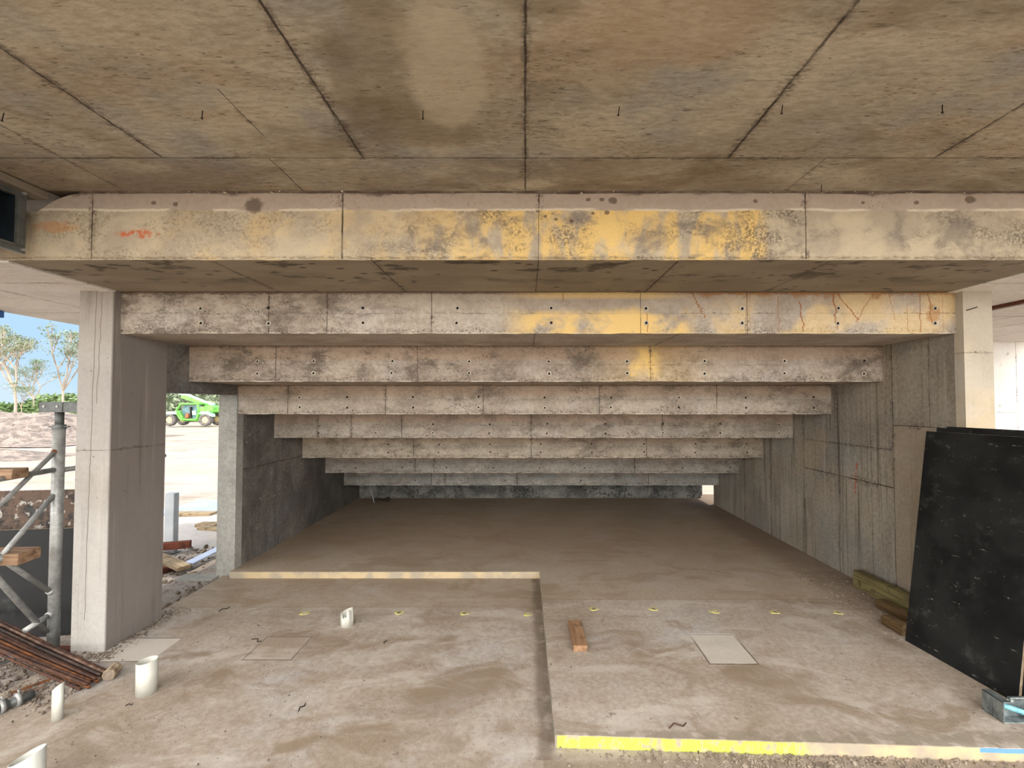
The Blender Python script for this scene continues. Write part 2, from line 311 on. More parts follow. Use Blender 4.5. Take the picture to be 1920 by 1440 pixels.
def ex_riser(k):
    zb, zt, yk = ZB[k], ZB[k-1], DK[k]
    def fn(c):
        t = (c.z - zb)*(1/(zt-zb)); face = c.y.lt(yk+.012)
        band = ss(t + (nz(vec(c.x, 0, 0), 1.5, 2)-.5)*.05, .55, .66); c.col = mixc(band*face*.42, c.col, lin(172, 142, 116) if k > 1 else lin(172, 156, 138))
        # mould and pocked cement at the lower edge
        mn = nz(vec(c.x*.9, k*3.3, c.z*1.5), 1.5, 3); left = ss(c.x, -.6, -2.2) if k == 1 else ss(mn, .35, .6)
        soft = ss(nz(vec(c.x, k*5., c.z*1.7), 2.6, 7, .74, .12), .46, .62)
        c.col = mixc(soft*(left*(.8 if k < 3 else .5)+.2)*face, c.col, lin(108, 97, 86))
        sp = ss(nz(c.vv, 62, 6, .8), .47, .57); f = sp*ss(nz(vec(c.x, k*5., c.z*2), 4.2, 5, .65), .45, .62)*(left*.75+.32)*face
        c.col = mixc(f*.8, c.col, lin(84, 74, 64)); c.bump = c.bump - f*.6
        wf = ss(nz(vec(c.x*1.3, 4, c.z*2), 48, 5, .8), .56, .62)*ss(t, .55, .1)*face; c.col = mixc(wf*.55, c.col, lin(214, 206, 192))
        bl = ss(vor(vec(c.x, k, c.z), 21) - ss(nz(vec(c.x, k, c.z), 4, 2), .45, .65, .0, .11), -.05, .01, 1, 0)*face; c.col = mixc(bl*.65, c.col, lin(92, 76, 62))
        if k in (1, 2):
            f = ss(nz(vec(c.x, k*5.+2, c.z*1.6), 3.0, 7, .74), .50, .66)*left*face; c.col = mixc(f*.45, c.col, lin(104, 90, 76))
        ed = ss(t + (nz(vec(c.x*1., k*2., 0), 3.4, 4)-.5)*.34, .20, .06)*ss(nz(vec(c.x*1.0, k, c.z*4), 12, 5, .75), .44, .54); c.col = mixc(ed*sp*face*.95, c.col, lin(76, 66, 58))
        ed = ss(t, .035, .01)*ss(nz(c.vv, 9, 4), .42, .55); c.col = mixc(ed*face*.6, c.col, lin(206, 196, 178))
        f = ss(t + (c.fine-.5)*.14, .93, .99); c.col = mixc(f*face*.75, c.col, lin(92, 70, 52))
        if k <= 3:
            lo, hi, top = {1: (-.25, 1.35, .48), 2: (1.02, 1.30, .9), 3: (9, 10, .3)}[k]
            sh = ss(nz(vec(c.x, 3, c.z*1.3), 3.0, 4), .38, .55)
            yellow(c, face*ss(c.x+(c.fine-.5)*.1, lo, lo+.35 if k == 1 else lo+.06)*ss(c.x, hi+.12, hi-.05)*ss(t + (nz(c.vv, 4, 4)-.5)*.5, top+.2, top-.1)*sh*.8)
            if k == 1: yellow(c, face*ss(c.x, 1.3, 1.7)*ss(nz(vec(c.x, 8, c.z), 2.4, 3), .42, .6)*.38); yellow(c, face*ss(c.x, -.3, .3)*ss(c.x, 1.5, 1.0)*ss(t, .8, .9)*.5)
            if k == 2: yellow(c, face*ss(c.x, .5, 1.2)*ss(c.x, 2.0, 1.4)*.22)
        if k == 1:
            def rust(x, z0, z1, wd, amp, a=.85, slope=0.):
                d = (c.x - x - (c.z-z1)*slope + (nz(vec(0, x*5, c.z), 14, 3, .7)-.5)*amp).abs(); f = ss(d, wd*.25, wd, 1, 0)*c.z.gt(z0)*c.z.lt(z1)*ss(nz(vec(c.x, 1, c.z), 22, 3), .3, .5, .45, 1.)
                c.col = mixc(f*a*face, c.col, lin(138, 84, 36))
            for a in ((1.02, 2.60, 2.76, .006, .06, .8, 0), (1.40, 2.72, 2.93, .010, .18, .9, -.5), (1.88, 2.62, 2.93, .004, .05, .5, 0), (2.12, 2.60, 2.9, .005, .05, .8, 0), (2.30, 2.60, 2.86, .008, .08, .95, -.12), (2.58, 2.62, 2.93, .012, .10, .85, -.1),
                      (2.62, 2.70, 2.93, .010, .10, .9, -.75), (2.92, 2.68, 2.93, .006, .06, .8, .62), (3.05, 2.7, 2.93, .005, .06, .6, -.2), (3.2, 2.60, 2.84, .004, .05, .6, 0), (3.31, 2.6, 2.93, .006, .05, .8, 0), (3.38, 2.68, 2.93, .009, .06, .8, -.1), (3.50, 2.60, 2.93, .004, .04, .5, 0), (.32, 2.85, 2.93, .006, .1, .7, 0)): rust(*a)
            f = ss(c.x, 1.2, 1.6)*ss(t + (nz(vec(c.x, 0, c.z), 7, 4, .7)-.5)*.75, .86, 1.02)*face; c.col = mixc(f*.75, c.col, lin(150, 104, 56))
            f = ss(vec_dist(c, 3.42, 2.75, .06, .08)+(c.fine-.5)*1.2, 1.2, .7)*face; c.col = mixc(f*.6, c.col, lin(156, 108, 60))
    return fn
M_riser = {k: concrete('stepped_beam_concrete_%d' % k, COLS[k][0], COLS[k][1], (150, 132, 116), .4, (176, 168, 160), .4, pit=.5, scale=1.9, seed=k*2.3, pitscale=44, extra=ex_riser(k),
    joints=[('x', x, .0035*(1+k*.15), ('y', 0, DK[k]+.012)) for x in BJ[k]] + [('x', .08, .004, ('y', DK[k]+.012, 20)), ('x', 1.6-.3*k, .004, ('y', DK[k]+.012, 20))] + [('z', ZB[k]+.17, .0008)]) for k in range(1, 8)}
def ex_soff(c):
    c.col = mixc(.5, c.col, lin(134, 126, 112))
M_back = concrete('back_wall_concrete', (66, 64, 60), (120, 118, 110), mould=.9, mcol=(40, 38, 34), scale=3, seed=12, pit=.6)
def ex_rw(c):
    c.col = mixc(ss(c.z + (nz(c.vv, 3, 3)-.5)*.3, .9, .1)*.25, c.col, lin(120, 112, 102))
    f = c.y.lt(4.46)*ss(c.z, 1.80, 1.78); c.col = mixc(f*.35, c.col, lin(158, 138, 112))
    d = ((c.y - 4.98 + (c.z-1.15)*.10).abs() + (c.fine-.5)*.02); f = ss(d, .008, .016, 1, 0)*c.z.gt(1.02)*c.z.lt(1.36)*ss(nz(c.vv, 24, 3), .4, .5); c.col = mixc(f*.8, c.col, lin(160, 84, 56))
M_rwall = concrete('right_wall_concrete', (124, 114, 100), (150, 140, 124), (152, 134, 108), .5, (128, 128, 124), .5, pit=.3, streak=.75, scale=1.1, seed=5, extra=ex_rw,
    joints=[('z', 1.79, .006, ('y', 3.6, 4.46)), ('y', 4.46, .006), ('z', 1.175, .008, ('y', 4.46, 5.9)), ('z', 1.545, .005, ('y', 4.46, 5.9)), ('y', 5.25, .006), ('y', 5.9, .006), ('y', 6.7, .006), ('y', 7.5, .006), ('y', 4.75, .003), ('y', 4.05, .003, ('z', 1.79, 3))])
def ex_lw(c):
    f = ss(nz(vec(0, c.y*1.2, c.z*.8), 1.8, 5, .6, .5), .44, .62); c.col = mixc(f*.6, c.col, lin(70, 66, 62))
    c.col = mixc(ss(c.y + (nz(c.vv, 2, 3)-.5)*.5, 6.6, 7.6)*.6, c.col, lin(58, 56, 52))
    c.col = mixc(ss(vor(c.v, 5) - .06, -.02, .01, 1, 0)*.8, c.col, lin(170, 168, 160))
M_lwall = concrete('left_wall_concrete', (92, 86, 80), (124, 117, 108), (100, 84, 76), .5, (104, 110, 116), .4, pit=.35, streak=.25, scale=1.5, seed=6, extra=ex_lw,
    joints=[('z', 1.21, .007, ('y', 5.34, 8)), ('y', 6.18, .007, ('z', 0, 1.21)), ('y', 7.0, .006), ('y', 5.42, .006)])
def ex_col(c):
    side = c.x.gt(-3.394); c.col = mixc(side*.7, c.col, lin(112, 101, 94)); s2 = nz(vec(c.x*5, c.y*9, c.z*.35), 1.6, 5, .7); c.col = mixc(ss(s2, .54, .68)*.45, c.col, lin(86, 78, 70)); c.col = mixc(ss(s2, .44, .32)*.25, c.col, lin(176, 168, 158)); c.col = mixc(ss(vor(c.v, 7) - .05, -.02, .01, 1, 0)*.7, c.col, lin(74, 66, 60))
    front = c.y.lt(3.716)
    d = (c.x + 3.55 - (c.z-1.3)*.012 + (nz(vec(0, 0, c.z), 4, 3)-.5)*.03).abs(); c.col = mixc(front*ss(d, .0015, .004, 1, 0)*c.z.gt(.25)*.8, c.col, lin(80, 70, 62))
    d = (c.x + 3.50 - (c.z-2.3)*.03 + (nz(vec(0, 2, c.z), 5, 3)-.5)*.04).abs(); c.col = mixc(front*ss(d, .002, .006, 1, 0)*c.z.gt(2.0)*.6, c.col, lin(90, 78, 68))
    c.col = mixc(front*ss(c.z + (c.big-.5)*.4, 2.2, 2.8)*.25, c.col, lin(150, 132, 116))
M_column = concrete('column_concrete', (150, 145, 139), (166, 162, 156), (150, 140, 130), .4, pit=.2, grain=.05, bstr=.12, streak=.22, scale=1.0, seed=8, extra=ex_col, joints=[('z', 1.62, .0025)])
M_pier = concrete('pier_concrete', (172, 162, 146), (186, 176, 160), grain=.05, bstr=.1, tintA=(190, 166, 124), fA=.5,  pit=.15, streak=.15, scale=1.0, seed=9, joints=[('z', 2.42, .0025)])
M_jamb = concrete('jamb_concrete', (140, 138, 131), (164, 162, 154), (140, 138, 130), .4, pit=.4, streak=.15, scale=1.6, seed=10)
M_pale = concrete('pale_concrete', (212, 206, 198), (228, 222, 214), (216, 206, 196), .4, pit=.25, scale=1.0, seed=11, stretch=(.5, 1.5, 1),
    joints=[('x', -4.30, .006), ('y', 3.47, .005), ('y', 4.6, .005), ('x', 5.0, .004), ('x', 5.5, .004), ('x', 6.2, .004)])
M_palewall = concrete('pale_wall_concrete', (222, 219, 213), (236, 233, 228), pit=.35, scale=1.2, grain=.05, pitscale=5, seed=13, joints=[('z', 1.875, .002), ('x', 7.05, .003)])
def ex_floor(c):
    q = vec(c.x*.8+nz(c.v, .9, 3)*1.2, c.y*1.5+nz(vec(c.x+5, c.y, 0), 1.1, 3)*1.0, 0)
    f = ss(nz(q, 1.5, 5, .55, .8), .47, .66); c.col = mixc(f*.85, c.col, lin(126, 108, 88)); g = ss(nz(vec(c.x*1.2, c.y*.8, 3), 6, 6, .7, 1.2), .52, .70); c.col = mixc(g*.4, c.col, lin(122, 104, 86))
    f = ss(nz(vec(c.x*.7-3, c.y*1.3+2, 0), 2.3, 5, .6, 1.1), .50, .66); c.col = mixc(f*.45, c.col, lin(186, 176, 164))
    f = ss(nz(c.v, 5, 5, .7), .60, .70)*ss(nz(c.v, 44, 3, .7), .50, .6); c.col = mixc(f*.7, c.col, lin(92, 78, 62))
    c.col = mixc(ss(vor(c.v, 17) - .055, -.02, .01, 1, 0)*ss(nz(c.v, 2.2, 2), .5, .6)*.8, c.col, lin(84, 72, 60))
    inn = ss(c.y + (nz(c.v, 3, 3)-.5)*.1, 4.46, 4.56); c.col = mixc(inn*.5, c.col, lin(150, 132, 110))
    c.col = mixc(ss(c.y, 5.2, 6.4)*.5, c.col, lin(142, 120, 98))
    c.col = mixc(line(c.y, 4.52, .006, c.wob, .02)*.6, c.col, lin(104, 88, 72))
    def quad(x0, x1, y0, y1, sk, colr, edge, a=.7):
        xx = c.x - (c.y-(y0+y1)/2)*sk; dx = ((xx - (x0+x1)/2).abs() - (x1-x0)/2); dy = ((c.y - (y0+y1)/2).abs() - (y1-y0)/2); d = dx.max(dy) + (nz(c.v, 12, 3)-.5)*.008
        c.col = mixc(ss(d, .004, -.004)*a, c.col, lin(*colr)); c.col = mixc(ss(d.abs(), .003, .008, 1, 0)*edge*ss(nz(c.v, 3, 2), .35, .55), c.col, lin(92, 80, 70)); c.bump = c.bump - ss(d.abs(), .004, .01, 1, 0)*1.5
    quad(1.37, 1.73, 3.41, 3.84, .02, (186, 178, 166), .9)
    quad(-2.21, -1.83, 3.60, 3.95, .0, (170, 158, 144), .6, .3)
    quad(-3.42, -2.92, 3.58, 3.93, .0, (186, 178, 168), .7, .8)
    # step shadow painted together with dark dirt along slab side; dust at toe, wall
    f = ss((c.x - .13 + (nz(c.v, 3, 4)-.5)*.10).abs(), .02, .08, 1, 0)*c.y.gt(2.6)*c.y.lt(5.24); c.col = mixc(f*c.z.lt(.05)*.65*ss(nz(c.v, 6, 3), .3, .5), c.col, lin(96, 82, 68))
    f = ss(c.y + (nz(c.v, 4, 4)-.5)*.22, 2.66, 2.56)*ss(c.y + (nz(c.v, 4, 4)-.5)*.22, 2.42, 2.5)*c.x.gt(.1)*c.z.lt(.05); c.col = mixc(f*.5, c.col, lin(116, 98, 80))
    f = ss(c.x + (nz(c.v, 3, 4)-.5)*.6, 2.9, 3.3)*c.y.gt(3.8)*.5; c.col = mixc(f, c.col, lin(106, 86, 70))
def ex_slab(c):
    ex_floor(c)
    side = c.z.lt(.070)
    c.col = mixc(side, c.col, mixc(ss(nz(c.v, 5, 4), .4, .6), lin(184, 164, 130), lin(158, 146, 128)))
    yl = side*c.y.lt(3.0)*ss(c.x + (nz(c.v, 9, 3)-.5)*.1, 1.62, 1.54)*c.x.gt(.185)*ss(nz(vec(c.x, c.y, c.z*.6), 17, 5, .75), .40, .50); c.col = mixc(yl*.9, c.col, lin(176, 190, 70))
    c.col = mixc(side*c.x.gt(2.55)*c.y.lt(3)*c.z.gt(.045)*.9, c.col, lin(84, 140, 196))
    c.col = mixc(side*c.x.lt(.185)*c.y.lt(5.2)*.6, c.col, lin(120, 114, 104))
    rim = ss(c.y, 2.74, 2.705)*ss(nz(c.v, 11, 3), .4, .52)*(1-side); c.col = mixc(rim*.6, c.col, lin(120, 110, 92))
FK = dict(tintA=(150, 132, 112), fA=.6, tintB=(176, 170, 166), fB=.7, pit=.1, scale=.9, bstr=.35)
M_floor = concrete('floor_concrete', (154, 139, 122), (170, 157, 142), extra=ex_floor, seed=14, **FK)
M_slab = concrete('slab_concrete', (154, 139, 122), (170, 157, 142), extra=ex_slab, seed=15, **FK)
def ex_ground(c):
    f = ss(nz(c.v, .35, 6, .6), .45, .6); c.col = mixc(f*.6, c.col, lin(178, 160, 132))
    f = ss(nz(vec(c.x*.25, c.y, 0), .9, 5, .7), .56, .64)*c.y.gt(8); c.col = mixc(f*.6, c.col, lin(132, 114, 98))
    f = ss(nz(c.v, 9, 6, .75), .50, .60)*ss(c.y, 14, 6); c.col = mixc(f*.6, c.col, lin(106, 88, 66))
    f = ss(c.y, 5.8, 7.2)*ss(c.y, 10, 8.5)*.5; c.col = mixc(f, c.col, lin(190, 186, 184))
M_ground = concrete('site_ground', (160, 148, 138), (178, 166, 156), pit=.0, scale=.5, seed=16, extra=ex_ground, bstr=.6)

M_pvc = simple('white_pvc', (190, 187, 176), (178, 176, 166), 6, .35, speck=(170, 164, 150, .70))
M_steel = simple('galvanised_steel', (164, 164, 160), (138, 138, 134), 14, .45, .35, speck=(110, 90, 72, .66))
M_steel_d = simple('dark_grey_steel', (96, 98, 96), (78, 80, 78), 10, .5, .3, speck=(186, 184, 176, .72))
M_duct = simple('duct_sheet_metal', (120, 116, 108), (104, 100, 94), 9, .45, .4)
M_ductin = simple('duct_lining', (34, 44, 50), (20, 26, 30), 5, .5, .2)
M_zinc = simple('bright_zinc', (150, 158, 158), (116, 124, 126), 20, .3, .7)
M_teal = simple('teal_plastic', (120, 176, 184), (86, 138, 150), 20, .3)
def formply(name, scr=.6, brown=0., base=(10, 11, 11)):
    c = begin(name); v = c.v; n = nz(v, 3, 5, .6); col = mixc(ss(n, .35, .65), lin(*base), lin(base[0]+18, base[1]+18, base[2]+17))
    f = ss(nz(vec(c.x*4, c.y*2, c.z*9), 3, 6, .8), .62, .66); col = mixc(f*scr, col, lin(150, 148, 140))
    f = ss(nz(v, 42, 3, .6), .735, .76); col = mixc(f*scr, col, lin(170, 168, 158))
    f = ss(nz(v, 5, 6, .7), .56, .72); col = mixc(f*.35, col, lin(84, 84, 80))
    if brown:
        z = c.z + (nz(v, 4, 4)-.5)*.08; f = ss(z, brown-.01, brown+.01); col = mixc(f*ss(nz(v, 6, 5, .7), .38, .55)*.8, col, lin(92, 72, 58)); f2 = ss(nz(v, 14, 4), .56, .62)*f; col = mixc(f2*.7, col, lin(170, 166, 156))
    return finish(c, col, ss(n, .3, .7, .5, .7), n, .1, .004, 0, .3)
M_form = formply('black_film_faced_plywood', .55)
M_form2 = formply('worn_black_plywood', .4, .92)
M_ply = simple('plywood_edge', (170, 154, 130), (120, 100, 80), 40, .7, stretch=(1, 1, .3))
M_plyd = simple('dark_plywood_edge', (74, 56, 48), (40, 32, 30), 18, .7)
def wood(name, a, b, ax=1, sc=1.):
    c = begin(name); s = [22, 22, 22]; s[ax] = 1.4; v = vec(c.x*s[0]*sc, c.y*s[1]*sc, c.z*s[2]*sc)
    n = nz(v, 1.6, 6, .6, .8); col = mixc(ss(n, .34, .66), lin(*a), lin(*b)); col = mixc(ss(nz(c.v, 7, 4), .58, .68)*.55, col, lin(*[int(q*.5) for q in b]))
    return finish(c, col, .75, n, .3, .004)
M_wood = wood('weathered_pine', (150, 122, 96), (116, 88, 66), 0)
M_woody = wood('pine_offcut', (150, 116, 86), (118, 88, 64), 1)
M_woodg = wood('greenish_timber', (124, 112, 72), (84, 74, 46), 1, .8)
M_woodo = wood('orange_timber', (98, 76, 46), (70, 52, 30), 1)
M_woodr = wood('red_brown_timber', (120, 66, 46), (84, 48, 36), 0)
M_woodw = wood('pale_board', (164, 146, 116), (128, 108, 82), 0)
M_rust = [simple('rusty_steel_%d' % i, a, b, 16, .8, .25, .4, stretch=(1, 1, 1), speck=(150, 120, 100, .64)) for i, (a, b) in enumerate((((88, 58, 42), (62, 43, 35)), ((132, 80, 44), (90, 56, 34)), ((82, 66, 57), (57, 47, 43)), ((124, 99, 84), (82, 58, 46))))]
M_gravel = simple('gravel_stone', (146, 132, 116), (110, 98, 84), 12, .95)
M_gravel_d = simple('dark_rubble_stone', (132, 120, 108), (96, 86, 76), 12, .95)
M_dark = simple('dark_iron', (52, 44, 38), (34, 28, 24), 12, .7, .3)
M_hole = simple('painted_hole_shadow', (22, 19, 16), (14, 12, 10), 12, .9)  # near-black disc colour painted for the shade inside the tie holes
M_cone = simple('cast_in_cone', (198, 188, 170), (168, 158, 142), 30, .8)
M_blue = simple('blue_paint', (60, 120, 200), (48, 100, 176), 5, .5)
M_sheet = simple('pale_blue_sheet', (158, 170, 192), (146, 158, 180), 2, .6)
M_white = simple('white_board', (186, 190, 192), (170, 176, 180), 4, .6)
M_green = simple('lime_green_paint', (120, 196, 84), (100, 178, 72), 2, .4)
M_greenw = simple('pale_green_paint', (190, 232, 206), (160, 214, 186), 2, .4)
M_tyre = simple('dusty_tyre', (122, 116, 112), (92, 88, 86), 6, .9)
M_hub = simple('cream_hub', (222, 200, 160), (206, 182, 140), 6, .6)
M_glass = simple('tinted_glass', (118, 150, 156), (90, 120, 126), 2, .15)
M_orange = simple('orange_seat', (206, 110, 70), (180, 90, 60), 6, .7)
M_mound = concrete('mound_soil', grain=.5, contrast=(.42, .56), dark=(104, 84, 70), light=(166, 144, 128), tintA=(84, 62, 50), fA=.8, pit=.5, scale=2.2, seed=17, bstr=1., pitscale=2.6)
M_leaf = [simple('leaf_%d' % i, a, b, 1.4, .8, 0, .1) for i, (a, b) in enumerate((((132, 138, 104), (104, 114, 84)), ((122, 140, 96), (98, 120, 78)), ((136, 146, 118), (112, 124, 98)), ((108, 130, 78), (86, 110, 62))))]
M_bark = simple('pale_gum_bark', (186, 172, 156), (150, 136, 122), 1.2, .9, stretch=(1, 1, .2))
M_yel = simple('yellow_marking_paint', (196, 190, 96), (160, 146, 118), 60, .85)

# ------------------------------------------------------------------ SETTING
# floor slabs
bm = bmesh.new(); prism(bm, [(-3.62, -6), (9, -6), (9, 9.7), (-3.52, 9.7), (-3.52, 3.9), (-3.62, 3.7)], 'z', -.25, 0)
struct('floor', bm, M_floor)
def wobble_edge(pts, step=.05, amp=.006):
    out = []
    for i, p in enumerate(pts):
        q = pts[(i+1) % len(pts)]; L = math.hypot(q[0]-p[0], q[1]-p[1]); n = max(1, int(L/step)) if L < 6 else 1
        nx, ny = (q[1]-p[1])/L, -(q[0]-p[0])/L
        for k in range(n):
            t = k/n; x = p[0]+(q[0]-p[0])*t; y = p[1]+(q[1]-p[1])*t; a = (noise.noise((x*8, y*8, 3))*amp if k else 0); out.append((x+nx*a, y+ny*a))
    return out
bm = bmesh.new(); prism(bm, wobble_edge([(.172, 2.69), (2.84, 2.585), (5.6, 2.50), (9, 2.40), (9, 9.7), (XL, 9.7), (XL, 5.25), (.165, 5.25)]), 'z', 0, ZS)
struct('floor', bm, M_slab)
# site ground
bm = bmesh.new(); N = 90
def gz(x, y):
    d = max(0, -3.6-x) if y < 12 else 3; r = math.hypot(x, y)
    return -.10 - min(.12, d*.03) + noise.noise((x*.5, y*.5, 0))*.03*(1 if r < 60 else 2) + noise.noise((x*2.3, y*2.3, 5))*.012
xs = [-140+ i*4 for i in range(28)] + [-28+i*.8 for i in range(45)] + [8+i*4 for i in range(24)]
ys = [-40+i*4 for i in range(10)] + [i*.7 for i in range(30)] + [21+i*4 for i in range(40)]
vs = [[bm.verts.new((x, y, gz(x, y) if not (-3.5 < x < 8.9 and -6 < y < 9.6) else -.28)) for x in xs] for y in ys]
for j in range(len(ys)-1):
    for i in range(len(xs)-1): bm.faces.new((vs[j][i], vs[j][i+1], vs[j+1][i+1], vs[j+1][i]))
struct('ground', bm, M_ground, smooth=True)
# ceiling
bm = bmesh.new(); box(bm, (-3.11, 1.0, ZTOP), (5.2, 3.3, ZTOP+.25)); box(bm, (-5.3, 1.0, ZTOP+.13), (-3.11, 3.3, ZTOP+.25))
struct('ceiling', bm, M_ceiling)
# timber strip under the ceiling edge
bm = bmesh.new(); box(bm, (-3.26, 1.02, ZTOP-.055), (-3.10, 2.918, ZTOP-.005), bev=.004)
o = struct('trim_1', bm, simple('grey_form_timber', (128, 118, 104), (104, 94, 82), 4, .8, stretch=(5, .5, 5)))
# slurry ridge in the corner between ceiling and front beam
bm = bmesh.new(); n = 260; prev = None
for i in range(n+1):
    x = -2.9+i*(4.6+2.9)/n; a = .012+.012*noise.noise((x*1.3, 0, 0))+.006*noise.noise((x*9, 2, 0)); b = .010+.008*noise.noise((x*2.1, 5, 0))+.004*noise.noise((x*14, 2, 0))
    ring = [bm.verts.new(p) for p in ((x, 2.93, ZTOP+.01), (x, 2.92-a*1.4, ZTOP+.002), (x, 2.92-a, ZTOP-b*.6), (x, 2.93, ZTOP-b*1.2))]
    if prev:
        for k in range(4): bm.faces.new((prev[k], prev[(k+1) % 4], ring[(k+1) % 4], ring[k]))
    prev = ring
struct('trim_2', bm, simple('cement_slurry_ridge', (112, 98, 84), (78, 64, 54), 7, .95, speck=(214, 204, 184, .62)))
# front beam: outline with the rounded notch at its left end
bm = bmesh.new(); pts = [(-5.28, ZB[0]), (5.2, ZB[0]), (5.2, ZTOP), (-2.82, ZTOP)]
for i in range(9):
    t = i/8; pts.append((-2.84-.34*t, ZTOP-.005-.125*(t**2.2)))
pts += [(-5.28, 3.225)]
n = len(pts); A = []; B = []
top = [p for p in pts]
bot = [(-5.28+i*(10.48/220), ZB[0]) for i in range(221)]
ring = [(x, z+noise.noise((x*7, 0, 1))*.004) for x, z in bot] + top[2:]
prism(bm, ring, 'y', DK[0], DK[1]+.06); box(bm, (-5.28, 3.2, 3.2), (-2.8, 3.3, ZTOP+.13))
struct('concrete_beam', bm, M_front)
# tie cones
def cone_bm(s=1.):
    bm = bmesh.new(); n = 18
    prof = [(.019, .0005), (.0175, -.004), (.012, -.002), (.0085, .001), (.0085, .002)]
    rings = [[bm.verts.new((math.cos(2*math.pi*i/n)*r*s, y*s, math.sin(2*math.pi*i/n)*r*s)) for i in range(n)] for r, y in prof]
    for a, b in zip(rings, rings[1:]):
        for i in range(n): bm.faces.new((a[i], a[(i+1) % n], b[(i+1) % n], b[i]))
    return bm
def hole_bm(s=1.):
    bm = bmesh.new(); n = 14; tube(bm, (0, -.0012*s, 0), (0, .004, 0), .0112*s, n=n); return bm
def to_mesh(bm, name, mat):
    me = bpy.data.meshes.new(name); bmesh.ops.recalc_face_normals(bm, faces=bm.faces); bm.to_mesh(me); bm.free(); me.materials.append(mat)
    for p in me.polygons: p.use_smooth = True
    return me
ME_cone = to_mesh(cone_bm(1.0), 'tie_cone', M_cone); ME_hole = to_mesh(hole_bm(), 'tie_hole', M_hole)
HP = {1: ([377, 504, 680, 857, 1034, 1211, 1391, 1571, 1753], 578, 606), 2: ([482, 588, 735, 880, 1029, 1175, 1321, 1470, 1620], 677, 700), 3: ([562, 651, 774, 897, 1021, 1146, 1273, 1398, 1525], 745, 764),
      4: ([598, 705, 811, 918, 1026, 1135, 1243, 1351, 1461], 795, 812), 5: ([727, 823, 918, 1014, 1110, 1207, 1304, 1400], 833, 848), 6: ([666, 754, 838, 925, 1012, 1097, 1190, 1280, 1370], 877, None), 7: ([779, 864, 947, 1090, 1250], 901, None)}
for k in range(1, 9):
    y0 = DK[k]; y1 = (DK[k+1] if k < 8 else 9.6)
    bm = bmesh.new(); zb = ZB[k]; zt = ZB[k-1]
    prof = [(y0, zb), (y0, zt+.03), (y1+.05, zt+.03), (y1+.05, zb)]
    if k == 8: prof = [(y0+.03, zb), (y0+.03, zt+.03), (9.6, zt+.03), (9.6, zb)]
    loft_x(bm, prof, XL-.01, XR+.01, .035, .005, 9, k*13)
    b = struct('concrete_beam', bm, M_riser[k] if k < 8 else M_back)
    if k in HP:
        xs_, ya, yb = HP[k]; rr = random.Random(k)
        for px in xs_:
            for py in (ya, yb):
                if py is None: continue
                p = at_y(px+rr.uniform(-1, 1), py+rr.uniform(-.8, .8), y0)
                h = bpy.data.objects.new('tie_hole', ME_hole); C.objects.link(h); h.parent = b; h.location = (p.x, y0-.003, p.z)
                if k <= 4 and rr.random() < (.8 if k < 3 else .45):
                    q = bpy.data.objects.new('tie_cone', ME_cone); C.objects.link(q); q.parent = b; q.location = (p.x, y0-.003, p.z); s = rr.uniform(.95, 1.2); q.scale = (s, 1, s)
# left wall
XO = XL-.26
bm = bmesh.new(); prism(bm, [(3.71, -.1), (4.28, -.1), (4.28, 2.60), (3.82, 2.60), (3.82, 2.96), (3.71, 2.96)], 'x', XL-.285, XL)
bmesh.ops.bevel(bm, geom=[e for e in bm.edges if abs(e.verts[0].co.y-3.71) < .001 and abs(e.verts[1].co.y-3.71) < .001 and abs(e.verts[0].co.x-e.verts[1].co.x) < .001], offset=.008, segments=1, affect='EDGES')
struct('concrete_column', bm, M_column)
bm = bmesh.new(); prism(bm, [(4.28, 2.105), (5.46, 2.105), (5.46, 2.26), (4.6, 2.26), (4.6, 2.62), (4.28, 2.62)], 'x', XL-.24, XL-.004)
st = [(5.46, ZS-.1)]; st += [(9.65, ZS-.1), (9.65, .2)]
for k in range(8, 3, -1): st += [(DK[k]+.05, ZB[k]+.03), (DK[k]+.05, ZB[k-1]+.03)] if k > 3 else []
st += [(5.46, ZB[3]+.03)]
prism(bm, st, 'x', XL-.24, XL)
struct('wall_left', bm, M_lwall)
bm = bmesh.new(); box(bm, (XL-.215, 5.335, -.05), (XL-.0, 5.465, 2.108), bev=.004); struct('trim_3', bm, M_jamb)
# right wall
st = [(3.74, -.1), (8.74, -.1), (8.74, ZB[7]+.03)]
for k in range(7, 0, -1): st += [(DK[k]+.05, ZB[k]+.03), (DK[k]+.05, ZB[k-1]+.03)]
st += [(3.74, 2.96)]
bm = bmesh.new(); prism(bm, st, 'x', XR, XR+.22); struct('wall_right', bm, M_rwall)
bm = bmesh.new(); prism(bm, [(XR-.004, 3.715), (XR+.235, 3.715), (XR+.235, 3.80), (XR-.004, 3.80)], 'z', 0, 2.945); struct('concrete_column', bm, M_pier)
# back wall
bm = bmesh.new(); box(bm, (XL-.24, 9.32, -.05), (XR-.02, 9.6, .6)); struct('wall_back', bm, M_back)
# outer slabs over both sides
bm = bmesh.new(); box(bm, (-5.28, 2.932, ZB[0]-.006), (-3.50, 9.0, ZB[0]+.16)); box(bm, (-3.50, 2.932, ZB[0]-.014), (-3.37, 3.705, ZB[0]+.1)); struct('ceiling', bm, M_pale)
bm = bmesh.new(); box(bm, (3.54, 2.932, ZB[0]-.006), (4.45, 6.5, ZB[0]+.16)); box(bm, (4.47, 2.932, ZB[0]-.045), (7.3, 6.5, ZB[0]+.12)); struct('ceiling', bm, M_pale)
bm = bmesh.new(); box(bm, (4.44, 2.95, ZB[0]-.035), (4.47, 6.49, ZB[0]+.01)); struct('trim_4', bm, M_woodr)
bm = bmesh.new(); box(bm, (5.2, 6.5, -.1), (9, 6.74, 3.05)); struct('wall_right', bm, M_palewall)
